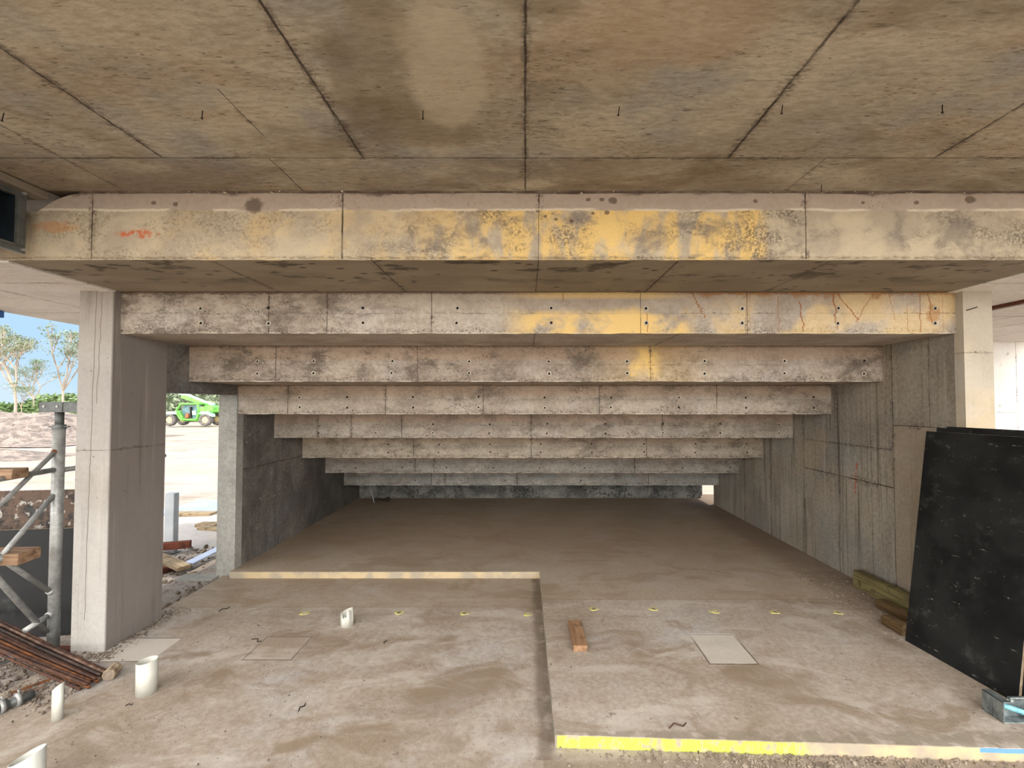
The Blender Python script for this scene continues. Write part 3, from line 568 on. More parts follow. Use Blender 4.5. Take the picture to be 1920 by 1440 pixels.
#@@OBJECTS
# ------------------------------------------------------------------ DUCT at the ceiling, upper left
t = thing('air_duct', 'open end of a grey sheet metal duct hanging under the ceiling beside the front beam', 'duct', (-3.9, 2.35, 2.965))
def rel(bm, o):
    L = Vector(o.location)
    for v in bm.verts: v.co -= L
    return bm
x0, x1, ya, yb, za, zb_ = -5.2, -3.15, 1.95, 2.79, 2.985, 3.30
bm = bmesh.new()
for lo, hi in (((x0, ya, za), (x1, yb, za+.006)), ((x0, ya, zb_-.006), (x1, yb, zb_)), ((x0, ya, za), (x1, ya+.006, zb_)), ((x0, yb-.006, za), (x1, yb, zb_))): box(bm, lo, hi)
obj('duct_wall', rel(bm, t), M_duct, t)
bm = bmesh.new(); e = .012
for lo, hi in (((x0, ya+.007, za+.007), (x1-.02, yb-.007, za+e)), ((x0, ya+.007, zb_-e), (x1-.02, yb-.007, zb_-.007)), ((x0, yb-e, za+.007), (x1-.02, yb-.007, zb_-.007)), ((x0, ya+.007, za+.007), (x0+.01, yb-.007, zb_-.007))): box(bm, lo, hi)
for yy in (2.25, 2.56): box(bm, (x1-.5, yy, za+.02), (x1-.49, yy+.012, zb_-.02))
obj('duct_lining', rel(bm, t), M_ductin, t)
bm = bmesh.new(); f = .042
for lo, hi in (((x1-.03, ya-f, za-f), (x1, yb+f, za)), ((x1-.03, ya-f, zb_), (x1, yb+f, zb_+f)), ((x1-.03, ya-f, za), (x1, ya, zb_)), ((x1-.03, yb, za), (x1, yb+f, zb_))): box(bm, lo, hi, bev=.003)
box(bm, (x1-.01, yb-.012, za), (x1+.004, yb-.006, zb_))
fl = obj('flange', rel(bm, t), M_steel_d, t)
for (yy, zz) in ((yb+f*.5, za-f*.5), (yb+f*.5, zb_+f*.5), (ya-f*.5, za-f*.5), (ya-f*.5, zb_+f*.5)):
    bm = bmesh.new(); tube(bm, (x1-.005, yy, zz), (x1+.012, yy, zz), .011, n=6); tube(bm, (x1+.012, yy, zz), (x1+.018, yy, zz), .006, n=8); obj('bolt', rel(bm, t), M_steel, fl)
for xx in (-3.4, -4.6):
    bm = bmesh.new(); box(bm, (xx-.02, ya-.03, za-.05), (xx+.02, yb+.03, za-.012)); tube(bm, (xx, ya-.02, za-.04), (xx, ya-.02, ZTOP+.13), .005); tube(bm, (xx, yb+.02, za-.04), (xx, yb+.02, ZTOP+.13), .005); obj('hanger', rel(bm, t), M_steel_d, t)

# ------------------------------------------------------------------ nails in the ceiling
NPX = [(8, 212, 'nail in the ceiling at the left edge of the photo'), (380, 208, 'nail in the ceiling panel beside the short crack'), (793, 207, 'nail in the pale tongue of the brown ceiling stain'), (1162, 200, 'first nail right of the centre ceiling joint'), (1468, 197, 'nail just right of the slanting ceiling joint'), (1767, 197, 'nail in the ceiling panel nearest the right edge'), (1541, 346, 'nail in the ceiling close against the front beam')]
for px, py, lab in NPX:
    p = at_z(px, py, ZTOP); bm = bmesh.new(); d = Vector((random.uniform(-.2, .2), random.uniform(-.2, .2), -1)).normalized()*.04
    tube(bm, (0, 0, .01), d, .0022, n=8); tube(bm, d, d*1.06, .0052, n=10)
    o = obj('nail', bm, M_dark); o.location = p; tag(o, 'small dark ' + lab, 'nail', 'nails sticking out of the ceiling')

# ------------------------------------------------------------------ PVC pipes cast into the floor
def pipe(px, py, D, r, h, lab, tf=None, th=.005, lean=(0, 0)):
    p = at_y(px, py, D); o_bm = bmesh.new(); hollow(o_bm, (0, 0, 0), r, h, th, 40, tf)
    o = obj('plastic_pipe', o_bm, M_pvc, None, True); o.location = (p.x, D, 0); o.rotation_euler = (lean[0], lean[1], 0)
    tag(o, lab, 'pipe', 'white plastic pipes standing in the floor'); return o
pipe(275, 1290, 3.20, .062, .218, 'wide white plastic pipe standing in the floor near the rusty bars', lambda x, y, a: x*.10)
pipe(108, 1340, 2.93, .029, .205, 'thin white plastic pipe with slanted top in front of the rusty bars', lambda x, y, a: x*.9)
pipe(50, 1480, 2.36, .068, .21, 'white plastic pipe with a long slanted cut at the bottom left corner', lambda x, y, a: x*.42+y*.05)
pipe(651, 1167, 4.15, .055, .13, 'short white plastic pipe with broken rim in the middle of the lower floor', lambda x, y, a: x*.35 + (.012*math.sin(a*5) if y < 0 else .0) - (.055 if -2.6 < (a-math.pi*2 if a > math.pi else a) < -1.2 and random.random() < .9 else 0)*.7, lean=(.0, -.04))

# ------------------------------------------------------------------ sockets with yellow paint in the floor
SP = [(571, 1150, 'scuffed yellow mark on the floor, leftmost of the row'), (748, 1149, 'yellow mark on the floor, first one right of the short broken pipe'), (871, 1150, 'round yellow mark midway between the broken pipe and the slab step'), (990, 1152, 'worn yellow mark tight against the slab step'), (1113, 1142, 'yellow mark on the raised slab beyond the wood offcut'), (1225, 1142, 'dark speckled yellow mark, second on the raised slab'), (1340, 1147, 'yellow mark on the raised slab beyond the square patch'), (1453, 1148, 'brightest yellow mark on the raised slab'), (1571, 1149, 'round yellow ring on the raised slab nearest the timbers')]
for i, (px, py, lab) in enumerate(SP):
    zf = ZS if px > 1010 else 0.0; p = at_z(px, py, zf); rr = random.Random(i+4); root = thing('floor_socket', lab, 'floor socket', (p.x, p.y, zf), 'yellow painted sockets in a row across the floor')
    bm = bmesh.new(); n = 26; R0 = .019; ph = rr.uniform(0, 6)
    a = []; b = []; c_ = []
    for k in range(n):
        an = 2*math.pi*k/n; e = 1+.45*abs(math.sin(an*1.5+ph))+rr.uniform(-.12, .2); a.append(bm.verts.new((math.cos(an)*R0, math.sin(an)*R0, .0045))); b.append(bm.verts.new((math.cos(an)*R0*e*1.5, math.sin(an)*R0*e*1.25, .005))); c_.append(bm.verts.new((math.cos(an)*R0*e*1.9, math.sin(an)*R0*e*1.45, -.001)))
    for k in range(n):
        q = (k+1) % n; bm.faces.new((a[k], a[q], b[q], b[k])); bm.faces.new((b[k], b[q], c_[q], c_[k]))
    obj('paint_ring', bm, M_yel, root)
    bm = bmesh.new(); tube(bm, (0, 0, -.004), (0, 0, .004), .0185, n=18); obj('socket_plug', bm, M_gravel_d if i % 3 else M_cone, root)

# ------------------------------------------------------------------ wood offcut
bm = bmesh.new(); box(bm, (-.055, -.21, 0), (.055, .21, .045), bev=.003, jit=.003)
o = obj('timber_offcut', bm, M_woody); a = at_z(1080, 1165, ZS+.045); b = at_z(1085, 1207, ZS+.045); o.location = ((a.x+b.x)/2, (a.y+b.y)/2, ZS); o.rotation_euler = (0, 0, math.atan2(b.x-a.x, a.y-b.y)+.06)
tag(o, 'short sawn timber offcut lying on the raised concrete slab', 'wood')

# ------------------------------------------------------------------ timbers along the right wall
def beam3(name, bx, y0, y1, z0, wd, ht, mat, lab, yaw=0, grp=None, pitch=0):
    bm = bmesh.new(); box(bm, (-wd/2, 0, 0), (wd/2, y1-y0, ht), bev=.006, jit=.004); o = obj(name, bm, mat); o.location = (bx, y0, z0); o.rotation_euler = (pitch, 0, yaw); tag(o, lab, 'timber', grp); return o
beam3('timber_beam', 3.52, 3.86, 4.84, ZS, .085, .175, M_woodg, 'long greenish timber beam on edge along the right wall', .02)
beam3('timber_beam', 3.385, 3.80, 4.36, ZS, .09, .075, M_woodo, 'short orange timber lying in front of the greenish beam', .03)
beam3('timber_beam', 3.17, 3.81, 4.02, ZS, .10, .085, M_woodo, 'stubby orange timber end poking out beside the black panel corner', .05)

# ------------------------------------------------------------------ leaning black panels, right
def panel(xb, y0, y1, h, lean, th, mat, lab, name='formwork_panel', yaw=0., zb=ZS, zrot=0.):
    t = thing(name, lab, 'panel', (xb, y0, zb), None, (0, lean, yaw)); L = y1-y0
    bm = bmesh.new(); box(bm, (0, 0, 0), (th, L, h)); 
    vs = bm.verts
    fb = bmesh.new(); box(fb, (-.0012, .001, .001), (0.0005, L-.001, h-.001)); box(fb, (th-.0005, .001, .001), (th+.0012, L-.001, h-.001))
    obj('plywood_core', bm, mat[1], t); obj('black_film', fb, mat[0], t); return t
lean = .135; YW = .082
def sheetpos(off, y0): return 3.155 + off - (y0-2.955)*YW
panel(sheetpos(0, 2.955), 2.955, 3.745, 1.715, lean, .018, (M_form, M_ply), 'scratched black plywood panel leaning in front of the right pier, outermost of the stack', yaw=YW)
panel(sheetpos(.045, 2.70), 2.70, 3.70, 1.745, lean-.004, .02, (M_form, M_plyd), 'dark plywood sheet directly behind the scratched black panel, top edge showing', yaw=YW)
panel(sheetpos(.09, 2.62), 2.62, 3.66, 1.755, lean-.006, .02, (M_form, M_plyd), 'rear dark plywood sheet of the leaning stack, nearest the right pier', yaw=YW)
# galvanised bracket
p = at_z(1882, 1357, ZS); t = thing('steel_bracket', 'galvanised steel prop base with a pale teal rod at the foot of the black panels', 'bracket', (p.x, p.y, ZS))
bm = bmesh.new(); box(bm, (0, 0, 0), (.008, .13, .125), bev=.002); box(bm, (0, .06, 0), (.26, .066, .105), bev=.002); box(bm, (0, 0, 0), (.26, .13, .006), bev=.002); box(bm, (0, 0, .119), (.05, .13, .125), bev=.002); box(bm, (.10, .055, .10), (.26, .075, .118), bev=.004)
obj('bracket_plate', bm, M_zinc, t)
bm = bmesh.new(); tube(bm, (.008, .035, .095), (.20, .015, .035), .016, n=16); tube(bm, (.20, .015, .035), (.23, .012, .026), .022, n=12); obj('threaded_rod', bm, M_teal, t)
for q in ((.02, .058, .1), (.11, .058, .1), (.05, .058, .03)):
    bm = bmesh.new(); tube(bm, (q[0], q[1]-.006, q[2]), (q[0], q[1]+.002, q[2]), .010, n=6); obj('bolt', bm, M_steel, t)
# wedge timber under the rear sheets
bm = bmesh.new(); box(bm, (-.12, -.06, 0), (.16, .06, .045), bev=.004); o = obj('timber_block', bm, M_wood); o.location = (3.42, 2.75, ZS); o.rotation_euler = (0, 0, -.5); tag(o, 'small timber block on the slab behind the galvanised bracket', 'wood')

# bolt sticking from the right pier
bm = bmesh.new(); tube(bm, (0, .004, 0), (.016, -.075, .012), .004, n=8); o = obj('tie_wire', bm, M_dark); o.location = at_y(1812, 582, 3.715); tag(o, 'short dark tie wire sticking out of the right pier near its top', 'wire')

# ------------------------------------------------------------------ rod and rubble at the dark back
a = at_y(702, 945, 8.85); b = at_y(689, 905, 9.05); bm = bmesh.new(); d = Vector((b.x-a.x, .2, .42)); tube(bm, (0, 0, 0), d, .012, n=10)
o = obj('steel_rod', bm, M_steel); o.location = (a.x, 8.85, ZS); tag(o, 'thin grey rod leaning under the lowest beam at the dark back', 'rod')
p = at_z(720, 937, ZS); bm = bmesh.new(); path(bm, [(-.14, 0, .02), (-.05, .01, .05), (.06, 0, .045), (.15, .02, .09), (.17, .02, .03), (.10, .0, .015)], .016); o = obj('bent_bar', bm, M_dark); o.location = (p.x, 8.95, ZS); tag(o, 'bent dark bar on the slab beside the thin leaning rod', 'bar')

# ------------------------------------------------------------------ scaffold at the left column
XF = -3.92; YP = 3.82
def sx(px, py): return at_x(px, py, XF)
base = Vector((XF, YP, gz(XF, YP)))
t = thing('scaffold_frame', 'grey galvanised scaffold frame with braces standing left of the concrete column', 'scaffold', base)
def bmp(fn):
    bm = bmesh.new(); fn(bm); return rel(bm, t)
zt = at_x(110, 777, XF).z; zc = at_x(109, 812, XF).z
post = obj('post', bmp(lambda bm: (tube(bm, (XF, YP, base.z), (XF, YP, 1.80), .040, n=24))), M_steel, t, True)
obj('collar', bmp(lambda bm: (tube(bm, (XF, YP, 1.79), (XF, YP, 1.825), .048, .042, n=24), box(bm, (XF-.085, YP-.012, 1.802), (XF+.085, YP+.012, 1.812), bev=.003))), M_steel_d, t)
obj('screw_jack', bmp(lambda bm: tube(bm, (XF, YP, 1.79), (XF, YP, 1.935), .030, n=20)), M_steel_d, t, True)
def head(bm):
    box(bm, (XF-.125, YP-.05, 1.935), (XF+.07, YP-.044, 2.015), bev=.002); box(bm, (XF-.125, YP+.044, 1.935), (XF+.30, YP+.05, 2.015), bev=.002); box(bm, (XF-.125, YP-.05, 1.93), (XF+.25, YP+.05, 1.937)); box(bm, (XF+.07, YP-.044, 1.935), (XF+.30, YP-.038, 2.013), bev=.002)
hd = obj('fork_head', bmp(head), M_steel_d, t)
for dx in (-.08, .03):
    obj('bolt', bmp(lambda bm: tube(bm, (XF+dx, YP-.056, 1.978), (XF+dx, YP-.049, 1.978), .009, n=10)), M_steel, hd)
def strut(px0, py0, px1, py1, r=.019, ext=0.):
    a = sx(px0, py0); b = sx(px1, py1); d = (b-a).normalized(); b = b+d*ext; return a, b
for nm, (p0, p1, r, ext) in {'brace_a': ((105, 845), (0, 948), .017, .8), 'rail_b': ((108, 880), (0, 898), .021, .9), 'brace_c': ((101, 928), (14, 1030), .019, .0), 'brace_d': ((18, 1058), (95, 1110), .019, 0), 'brace_e': ((0, 1090), (86, 1186), .021, 0), 'brace_f': ((46, 1183), (94, 1152), .021, 0)}.items():
    a = sx(*p0); b = sx(*p1); d = (b-a).normalized()
    if nm in ('brace_a', 'rail_b'): b = b + d*ext
    if nm == 'brace_e': a = a - d*.7
    if nm == 'brace_c': b = b + d*.35
    if nm == 'brace_d': a = a - d*.3
    if p0[0] > 90 and nm != 'rail_b': a.y = min(a.y, YP-.02)
    o = obj('rail' if nm == 'rail_b' else 'brace', bmp(lambda bm: tube(bm, a, b, r, n=14)), M_steel, t, True)
    e = a if nm[-1] in 'abc' else b
    if nm[-1] in 'abdf' : obj('coupler', bmp(lambda bm: tube(bm, e-d*.022, e+d*.022, r+.006, n=12)), M_rust[1] if nm[-1] == 'a' else M_steel, o, True)
obj('rail', bmp(lambda bm: tube(bm, (XF, YP, 1.44), (XF+1.0 if False else XF+.02, YP+1.1, 1.44), .021, n=14)), M_steel, t, True)
# far post of the frame, out of the frame towards the camera
yN = YP-1.3
obj('post', bmp(lambda bm: tube(bm, (XF, yN, gz(XF, yN)), (XF, yN, 1.85), .040, n=18)), M_steel, t, True)
# timber planks across the scaffold rails
def plank(px, py, x1, lab, ln=.75, wd=.20, ht=.085):
    p = at_x(px, py, x1); bm = bmesh.new(); box(bm, (-ln, 0, 0), (0, wd, ht), bev=.006, jit=.004); o = obj('timber_plank', bm, M_wood); o.location = (x1, p.y, p.z); o.rotation_euler = (0, 0, .06); tag(o, lab, 'plank', 'timber planks on the scaffold'); return o
plank(22, 899, -3.86, 'brown timber plank end on the upper scaffold rail', wd=.13, ht=.075)
plank(33, 1060, -3.80, 'thick pale timber plank end on the lower scaffold braces', wd=.17, ht=.085)

# black sheets behind the scaffold
def sheet(x0, y0, x1, y1, zb, h, th, lean, mat, lab):
    L = math.hypot(x1-x0, y1-y0); a = math.atan2(y1-y0, x1-x0); t = thing('formwork_panel', lab, 'panel', (x0, y0, zb), None, (lean, 0, a))
    bm = bmesh.new(); box(bm, (0, 0, 0), (L, th, h)); obj('plywood_core', bm, M_ply, t)
    fb = bmesh.new(); box(fb, (.001, -.0012, .001), (L-.001, .0005, h-.001)); box(fb, (.001, th-.0005, .001), (L-.001, th+.0012, h-.001)); obj('black_film', fb, mat, t); return t
sheet(-6.3, 4.05, -3.95, 4.36, -.12, 1.30, .018, -.05, M_form2, 'tall worn black plywood sheet with a brown scuffed top band beyond the scaffold')
sheet(-6.35, 3.93, -3.93, 4.245, -.12, .965, .018, -.05, formply('clean_black_plywood', .1, 0, (11, 12, 13)), 'lower black plywood sheet standing in front of the worn one')
# white debris by the foot of the sheets
bm = bmesh.new(); box(bm, (-.16, -.05, 0), (.12, .05, .07), bev=.01, jit=.02); o = obj('foam_block', bm, M_white); o.location = (-3.86, 4.12, gz(-3.9, 4.1)-.01); tag(o, 'white foam block on the ground between scaffold post and column', 'block')
bm = bmesh.new(); box(bm, (-.5, -.035, 0), (.3, .035, .03), bev=.003); o = obj('timber_lath', bm, M_woodr); o.location = (-4.0, 3.93, gz(-4, 3.93)); o.rotation_euler = (0, 0, .05); tag(o, 'thin reddish lath on the ground behind the scaffold post', 'wood')

# ------------------------------------------------------------------ rusty bars
bars = []
rr = random.Random(3); NB = 17
descr = ['dark brown', 'orange rusted', 'grey brown', 'pale rusty']
for i in range(NB):
    u = i/(NB-1); layer = i % 2
    ex = 205 - 48*u + rr.uniform(-9, 4) if i else 200; ey = 1262 + 29*u - layer*7
    a = at_z(ex, ey, .022 + layer*.028)
    a.z = .018+layer*.027
    q = at_z(-70, 1128 + 66*u - layer*3 + rr.uniform(-2, 2), .16+layer*.03); L = (q-a)
    q = a + L*rr.uniform(.76, .86) if i not in (1, 6) else a+L*.66
    r = rr.uniform(.0092, .0108); bm = bmesh.new(); m = (a+q)/2; sag = Vector((0, 0, -.008)); path(bm, [Vector((0, 0, 0)), (m-a)+sag, q-a], r, n=10)
    mi = [2, 0, 0, 3, 0, 2, 3, 0, 1, 0, 1, 1, 3, 0, 1, 0, 0][i]
    o = obj('rusty_bar', bm, M_rust[mi], None, True); o.location = a
    ordn = ['first', 'second', 'third', 'fourth', 'fifth', 'sixth', 'seventh', 'eighth', 'middle', 'eighth', 'seventh', 'sixth', 'fifth', 'fourth', 'third', 'second', 'first'][i]
    tag(o, '%s steel bar, %s of the bundle%s' % (descr[mi], ordn, '' if i == 8 else (' counted from the column side' if i < 8 else ' counted from the thin white pipe side')), 'bar', 'rusty steel bars in the bundle')
# post stub end
a = at_z(203, 1277, 0.0); t = thing('timber_peg', 'octagonal grey timber peg end at the tip of the rusty bars', 'peg', (a.x, a.y, 0))
d = Vector((-.30, .95, 0)).normalized(); up = Vector((0, 0, .040))
bm = bmesh.new(); tube(bm, up, up+d*.10, .040, n=8)
for v in bm.verts: v.co.z = max(v.co.z, .002)
obj('peg_body', bm, M_ply, t)
bm = bmesh.new(); tube(bm, up-d*.002, up+d*.004, .036, n=8); obj('end_grain', bm, simple('grey_end_grain', (136, 122, 106), (112, 98, 84), 30, .85), t)

# steel pipe with clamps, bottom left
a = at_z(63, 1300, .035); b = at_z(-60, 1352, .035); t = thing('steel_pipe', 'grey steel pipe with two clamps on the ground at the left edge', 'pipe', (a.x, a.y, 0))
d = (b-a); d.z = 0; L = d.length; dn = d/L
bm = bmesh.new(); tube(bm, Vector((0, 0, .034)), Vector((0, 0, .034))+dn*L*.45, .026, n=18); tube(bm, Vector((0, 0, .036))+dn*L*.42, Vector((0, 0, .036))+dn*L*1.6, .034, n=18); obj('pipe_body', bm, M_steel_d, t, True)
for u in (.22, .48, .6):
    bm = bmesh.new(); c0 = Vector((0, 0, .037))+dn*L*u; tube(bm, c0, c0+dn*.022, .043, n=16); tube(bm, c0+Vector((0, 0, .03)), c0+Vector((.02, -.03, .075)), .007, n=8); cl = obj('clamp', bm, M_steel, t, True)
# flat strips of steel and slats beside it
for i, (p0, p1, mt, lab) in enumerate((((105, 1272), (20, 1302), M_rust[1], 'long orange rusted strip on the ground behind the clamped pipe'), ((85, 1290), (45, 1300), M_rust[3], 'short rusty strip touching the clamped pipe'), ((60, 1228), (-40, 1258), M_steel_d, 'grey board edge on the ground below the rusty bars'))):
    a = at_z(*p0, .0); b = at_z(*p1, .0); L = (b-a).length; bm = bmesh.new(); box(bm, (0, -.012, 0), (L, .012, .012), bev=.002); o = obj('steel_strip', bm, mt); o.location = (a.x, a.y, .001); o.rotation_euler = (0, 0, math.atan2(b.y-a.y, b.x-a.x)); tag(o, lab, 'strip')

# ------------------------------------------------------------------ rubble, gravel, twigs
def stuff(name, bm, mat, lab, cat): o = obj(name, bm, mat); tag(o, lab, cat, None, 'stuff'); return o
rr = random
bm = bmesh.new(); rocks(bm, 420, lambda: ((lambda q: (q[0], q[1], 0))((rr.gauss(-3.36, .05), rr.uniform(3.62, 4.5)) if rr.random() < .6 else (rr.uniform(-3.75, -3.25), rr.gauss(3.64, .03)))), .004, .013)
stuff('gravel', bm, M_gravel_d, 'grey gravel crumbs along the foot of the left column', 'gravel')
bm = bmesh.new(); rocks(bm, 900, lambda: ((lambda x: (x, 2.69-.02*(x-.17)/.6 - abs(rr.gauss(0, .07))-.01, 0))(min(3.4, max(.2, rr.gauss(1.55, .55))))), .003, .011)
stuff('rubble', bm, M_gravel, 'brown rubble crumbs at the toe of the yellow painted step', 'rubble')
bm = bmesh.new(); rocks(bm, 500, lambda: (rr.uniform(-3.6, -3.1), min(3.6, rr.gauss(3.25, .14)), 0), .004, .012); rocks(bm, 420, lambda: (rr.uniform(-4.4, -3.65), rr.uniform(2.9, 3.8), gz(-4, 3.3)+.01), .006, .022)
stuff('rubble', bm, M_gravel_d, 'loose dark rubble on the ground under the rusty bars', 'rubble')
def scat():
    p = at_z(rr.uniform(100, 1900), 1100+340*rr.random()**.8, 0); z = ZS if (p.x > .17 and p.y > 2.72) or p.y > 5.24 else 0
    return (p.x, p.y, z)
bm = bmesh.new(); rocks(bm, 700, scat, .0015, .006); stuff('gravel', bm, M_gravel_d, 'fine scattered grit over the concrete floor', 'grit')
bm = bmesh.new(); rocks(bm, 500, lambda: (rr.uniform(3.0, 3.5), rr.uniform(3.75, 5.2), ZS), .002, .009); stuff('gravel', bm, M_gravel_d, 'dark crumbs beside the timbers at the right wall', 'gravel')
bm = bmesh.new(); rocks(bm, 700, lambda: (rr.uniform(-5.4, -3.6), rr.uniform(4.3, 6.8), gz(-4.2, 5)+.0), .006, .024); stuff('rubble', bm, M_gravel, 'pale rubble on the site ground outside the doorway', 'rubble')
# bits of wire and twigs
tw = [((1310, 1415), (1328, 1395), 'hooked rusty wire below the yellow step edge'), ((1255, 1392), (1290, 1386), 'rusty bit of wire tight under the yellow step edge'), ((1335, 1400), (1365, 1396), 'thin straight wire bit beside the hooked wire'), ((410, 1148), (432, 1140), 'dark wood chip on the floor inside the doorway'), ((300, 1240), (306, 1252), None), ((235, 1325), (249, 1323), 'small dark wire loop on the floor left of the wide pipe'), ((472, 1200), (486, 1206), 'dark splinter at the corner of the floor patch'), ((820, 1138), (836, 1130), None), ((720, 1208), (727, 1202), 'lone dark splinter right of the broken pipe'), ((560, 1335), (575, 1322), 'dark chip in the brown dirt of the lower floor'), ((98, 1352), (112, 1342), 'bent wire at the foot of the thin white pipe')]
for p0, p1, lab in tw:
    if not lab: continue
    a = at_z(*p0, 0); b = at_z(*p1, 0); z = ZS if a.x > .17 and a.y > 2.72 else 0; d = b-a; n = Vector((-d.y, d.x, 0))*.25
    bm = bmesh.new(); path(bm, [(0, 0, .006), (d*.4+n)+Vector((0, 0, .010)), d*.75+Vector((0, 0, .006)), d+n*.6+Vector((0, 0, .009))], .0035, n=7); o = obj('wire_scrap', bm, M_dark if 'dark' in lab else M_rust[0]); o.location = (a.x, a.y, z); tag(o, lab, 'scrap')

# ------------------------------------------------------------------ outside the doorway
# white post
p = at_y(322, 1010, 6.6); t = thing('post', 'white square post standing on the site outside the doorway', 'post', (p.x, 6.6, gz(p.x, 6.6)))
bm = bmesh.new(); box(bm, (-.075, -.05, -.02), (.06, .05, at_y(322, 924, 6.6).z-gz(p.x, 6.6)), bev=.008); obj('post_body', bm, M_white, t)
bm = bmesh.new(); box(bm, (-.10, -.08, -.01), (.085, .08, .01), bev=.003); obj('base_plate', bm, M_steel_d, t)
def gbox(name, p0, p1, wd, ht, mat, lab, cat, zoff=0., tilt=0., grp=None):
    a = at_z(*p0, -.2); b = at_z(*p1, -.2); L = (b-a).length; bm = bmesh.new(); box(bm, (0, -wd/2, 0), (L, wd/2, ht), bev=min(.006, ht*.2)); o = obj(name, bm, mat); o.location = (a.x, a.y, gz(a.x, a.y)+zoff); o.rotation_euler = (0, -tilt, math.atan2(b.y-a.y, b.x-a.x)); tag(o, lab, cat, grp); return o
gbox('timber_plank', (270, 1052), (357, 1044), .09, .10, M_woodr, 'red-brown timber on edge outside the doorway with a dark end', 'plank', .10, 0)
gbox('timber_plank', (280, 1090), (351, 1072), .10, .09, M_woodr, 'short reddish timber under the pale board outside the doorway', 'plank', .0)
gbox('timber_plank', (296, 1066), (345, 1090), .15, .05, M_woodw, 'pale sawn board lying slanted just outside the doorway', 'plank', .09, 0)
gbox('plastic_sheet', (352, 1082), (450, 1030), .14, .02, M_sheet, 'pale blue sheet strip along the slab edge by the door jamb', 'sheet', .09)
gbox('plastic_sheet', (332, 952), (430, 952), 1.3, .02, M_sheet, 'wide pale blue sheet on the ground far outside the doorway', 'sheet', .02)
gbox('timber_plank', (328, 968), (400, 968), .22, .06, M_woodw, 'tan timber along the near edge of the wide pale blue sheet', 'plank', .0)
gbox('timber_plank', (372, 990), (410, 990), .2, .05, M_woodw, 'short pale board on the sand outside, left of the door jamb', 'plank', .0)
gbox('timber_plank', (376, 996), (420, 1000), .14, .05, M_woodw, 'second short pale board in the sand, nearer the doorway', 'plank', .0)
bm = bmesh.new(); box(bm, (0, 0, 0), (.42, .16, .03), bev=.006); o = obj('concrete_paver', bm, M_jamb); o.location = (-3.98, 5.2, -.02); o.rotation_euler = (0, 0, .03); tag(o, 'thin grey concrete slab offcut at the foot of the door jamb', 'slab')
# blue strap end under the outer slab
bm = bmesh.new(); box(bm, (-5.34, 3.9, ZB[0]-.075), (-5.22, 4.52, ZB[0]-.008), bev=.004); o = obj('blue_bracket', bm, M_blue); recenter(o); tag(o, 'blue painted steel bracket under the outer slab edge, upper left', 'bracket')

# ------------------------------------------------------------------ telehandler
D = 43.5; k = D/F
def tp(px, py): v = at_y(px, py, D); return (v.x, v.z)
gx, gz0 = tp(362, 797.5)
t = thing('telehandler', 'lime green telehandler with raised boom parked far out on the site', 'vehicle', (gx, D, gz0))
W2 = 1.05
def poly(bm, pts, y0, y1):
    prism(bm, [(tp(*p)[0]-gx, tp(*p)[1]-gz0) for p in pts], 'y', y0, y1)
bm = bmesh.new(); poly(bm, [(343, 778), (350, 782), (352, 789), (384, 789), (389, 782), (398, 775), (412, 772), (412, 767), (398, 764), (384, 768), (380, 786), (356, 786), (345, 770)], -W2+.25, W2-.25); obj('chassis', bm, M_green, t)
bm = bmesh.new(); poly(bm, [(322, 776), (330, 771), (346, 771), (346, 776), (332, 776)], -W2, -W2+.5); obj('mudguard', bm, M_greenw, t)
bm = bmesh.new(); poly(bm, [(386, 776), (392, 771), (404, 771), (411, 777), (411, 781), (402, 776), (392, 776)], -W2, -W2+.5); obj('mudguard', bm, M_greenw, t)
bm = bmesh.new(); poly(bm, [(386, 764), (404, 760), (412, 764), (412, 770), (386, 772)], -W2+.1, W2-.3); obj('engine_cover', bm, M_green, t)
cab = obj('cab_frame', (lambda bm: ([tube(bm, Vector((tp(*a)[0]-gx, yy, tp(*a)[1]-gz0)), Vector((tp(*b)[0]-gx, yy, tp(*b)[1]-gz0)), .085, n=8) for a, b in (((344, 771), (353, 757)), ((353, 757), (384, 757)), ((384, 757), (386, 771)), ((344, 771), (353, 786)), ((353, 786), (382, 786)), ((386, 771), (382, 786)), ((349, 771), (356, 784))) for yy in (-W2+.1, .1)], [tube(bm, Vector((tp(*a)[0]-gx, -W2+.1, tp(*a)[1]-gz0)), Vector((tp(*a)[0]-gx, .1, tp(*a)[1]-gz0)), .07, n=8) for a in ((353, 757), (384, 757), (344, 771))], bm)[-1])(bmesh.new()), M_green, t)
bm = bmesh.new(); poly(bm, [(352, 756), (385, 756), (385, 758), (352, 758)], -W2+.05, .15); obj('cab_roof', bm, M_green, cab)
bm = bmesh.new(); poly(bm, [(354, 759), (383, 759), (384, 771), (381, 784), (356, 784), (348, 771)], -W2+.5, -W2+.54); obj('cab_window', bm, M_glass, cab)
bm = bmesh.new(); poly(bm, [(359, 775), (363, 775), (364, 782), (358, 784)], -W2+.3, -W2+.48); obj('seat', bm, M_orange, cab)
bm = bmesh.new(); poly(bm, [(366, 763), (369, 763), (369, 783), (366, 783)], -W2+.34, -W2+.44); obj('cab_pillar', bm, M_dark, cab)
bm = bmesh.new(); poly(bm, [(370, 770), (377, 770), (378, 778), (371, 778)], -W2+.34, -W2+.44); obj('side_panel', bm, M_greenw, cab)
bm = bmesh.new(); poly(bm, [(396, 757), (396, 761), (380, 757), (300, 727), (300, 720), (384, 754)], .25, .60); bo = obj('boom', bm, M_greenw, t)
bm = bmesh.new(); poly(bm, [(392, 760), (384, 762), (336, 746), (336, 741), (345, 741)], .2, .65); obj('boom_sleeve', bm, M_green, bo)
bm = bmesh.new(); poly(bm, [(322, 726), (304, 726), (296, 720), (296, 712), (304, 716)], .1, .75); obj('boom_head', bm, M_green, bo)
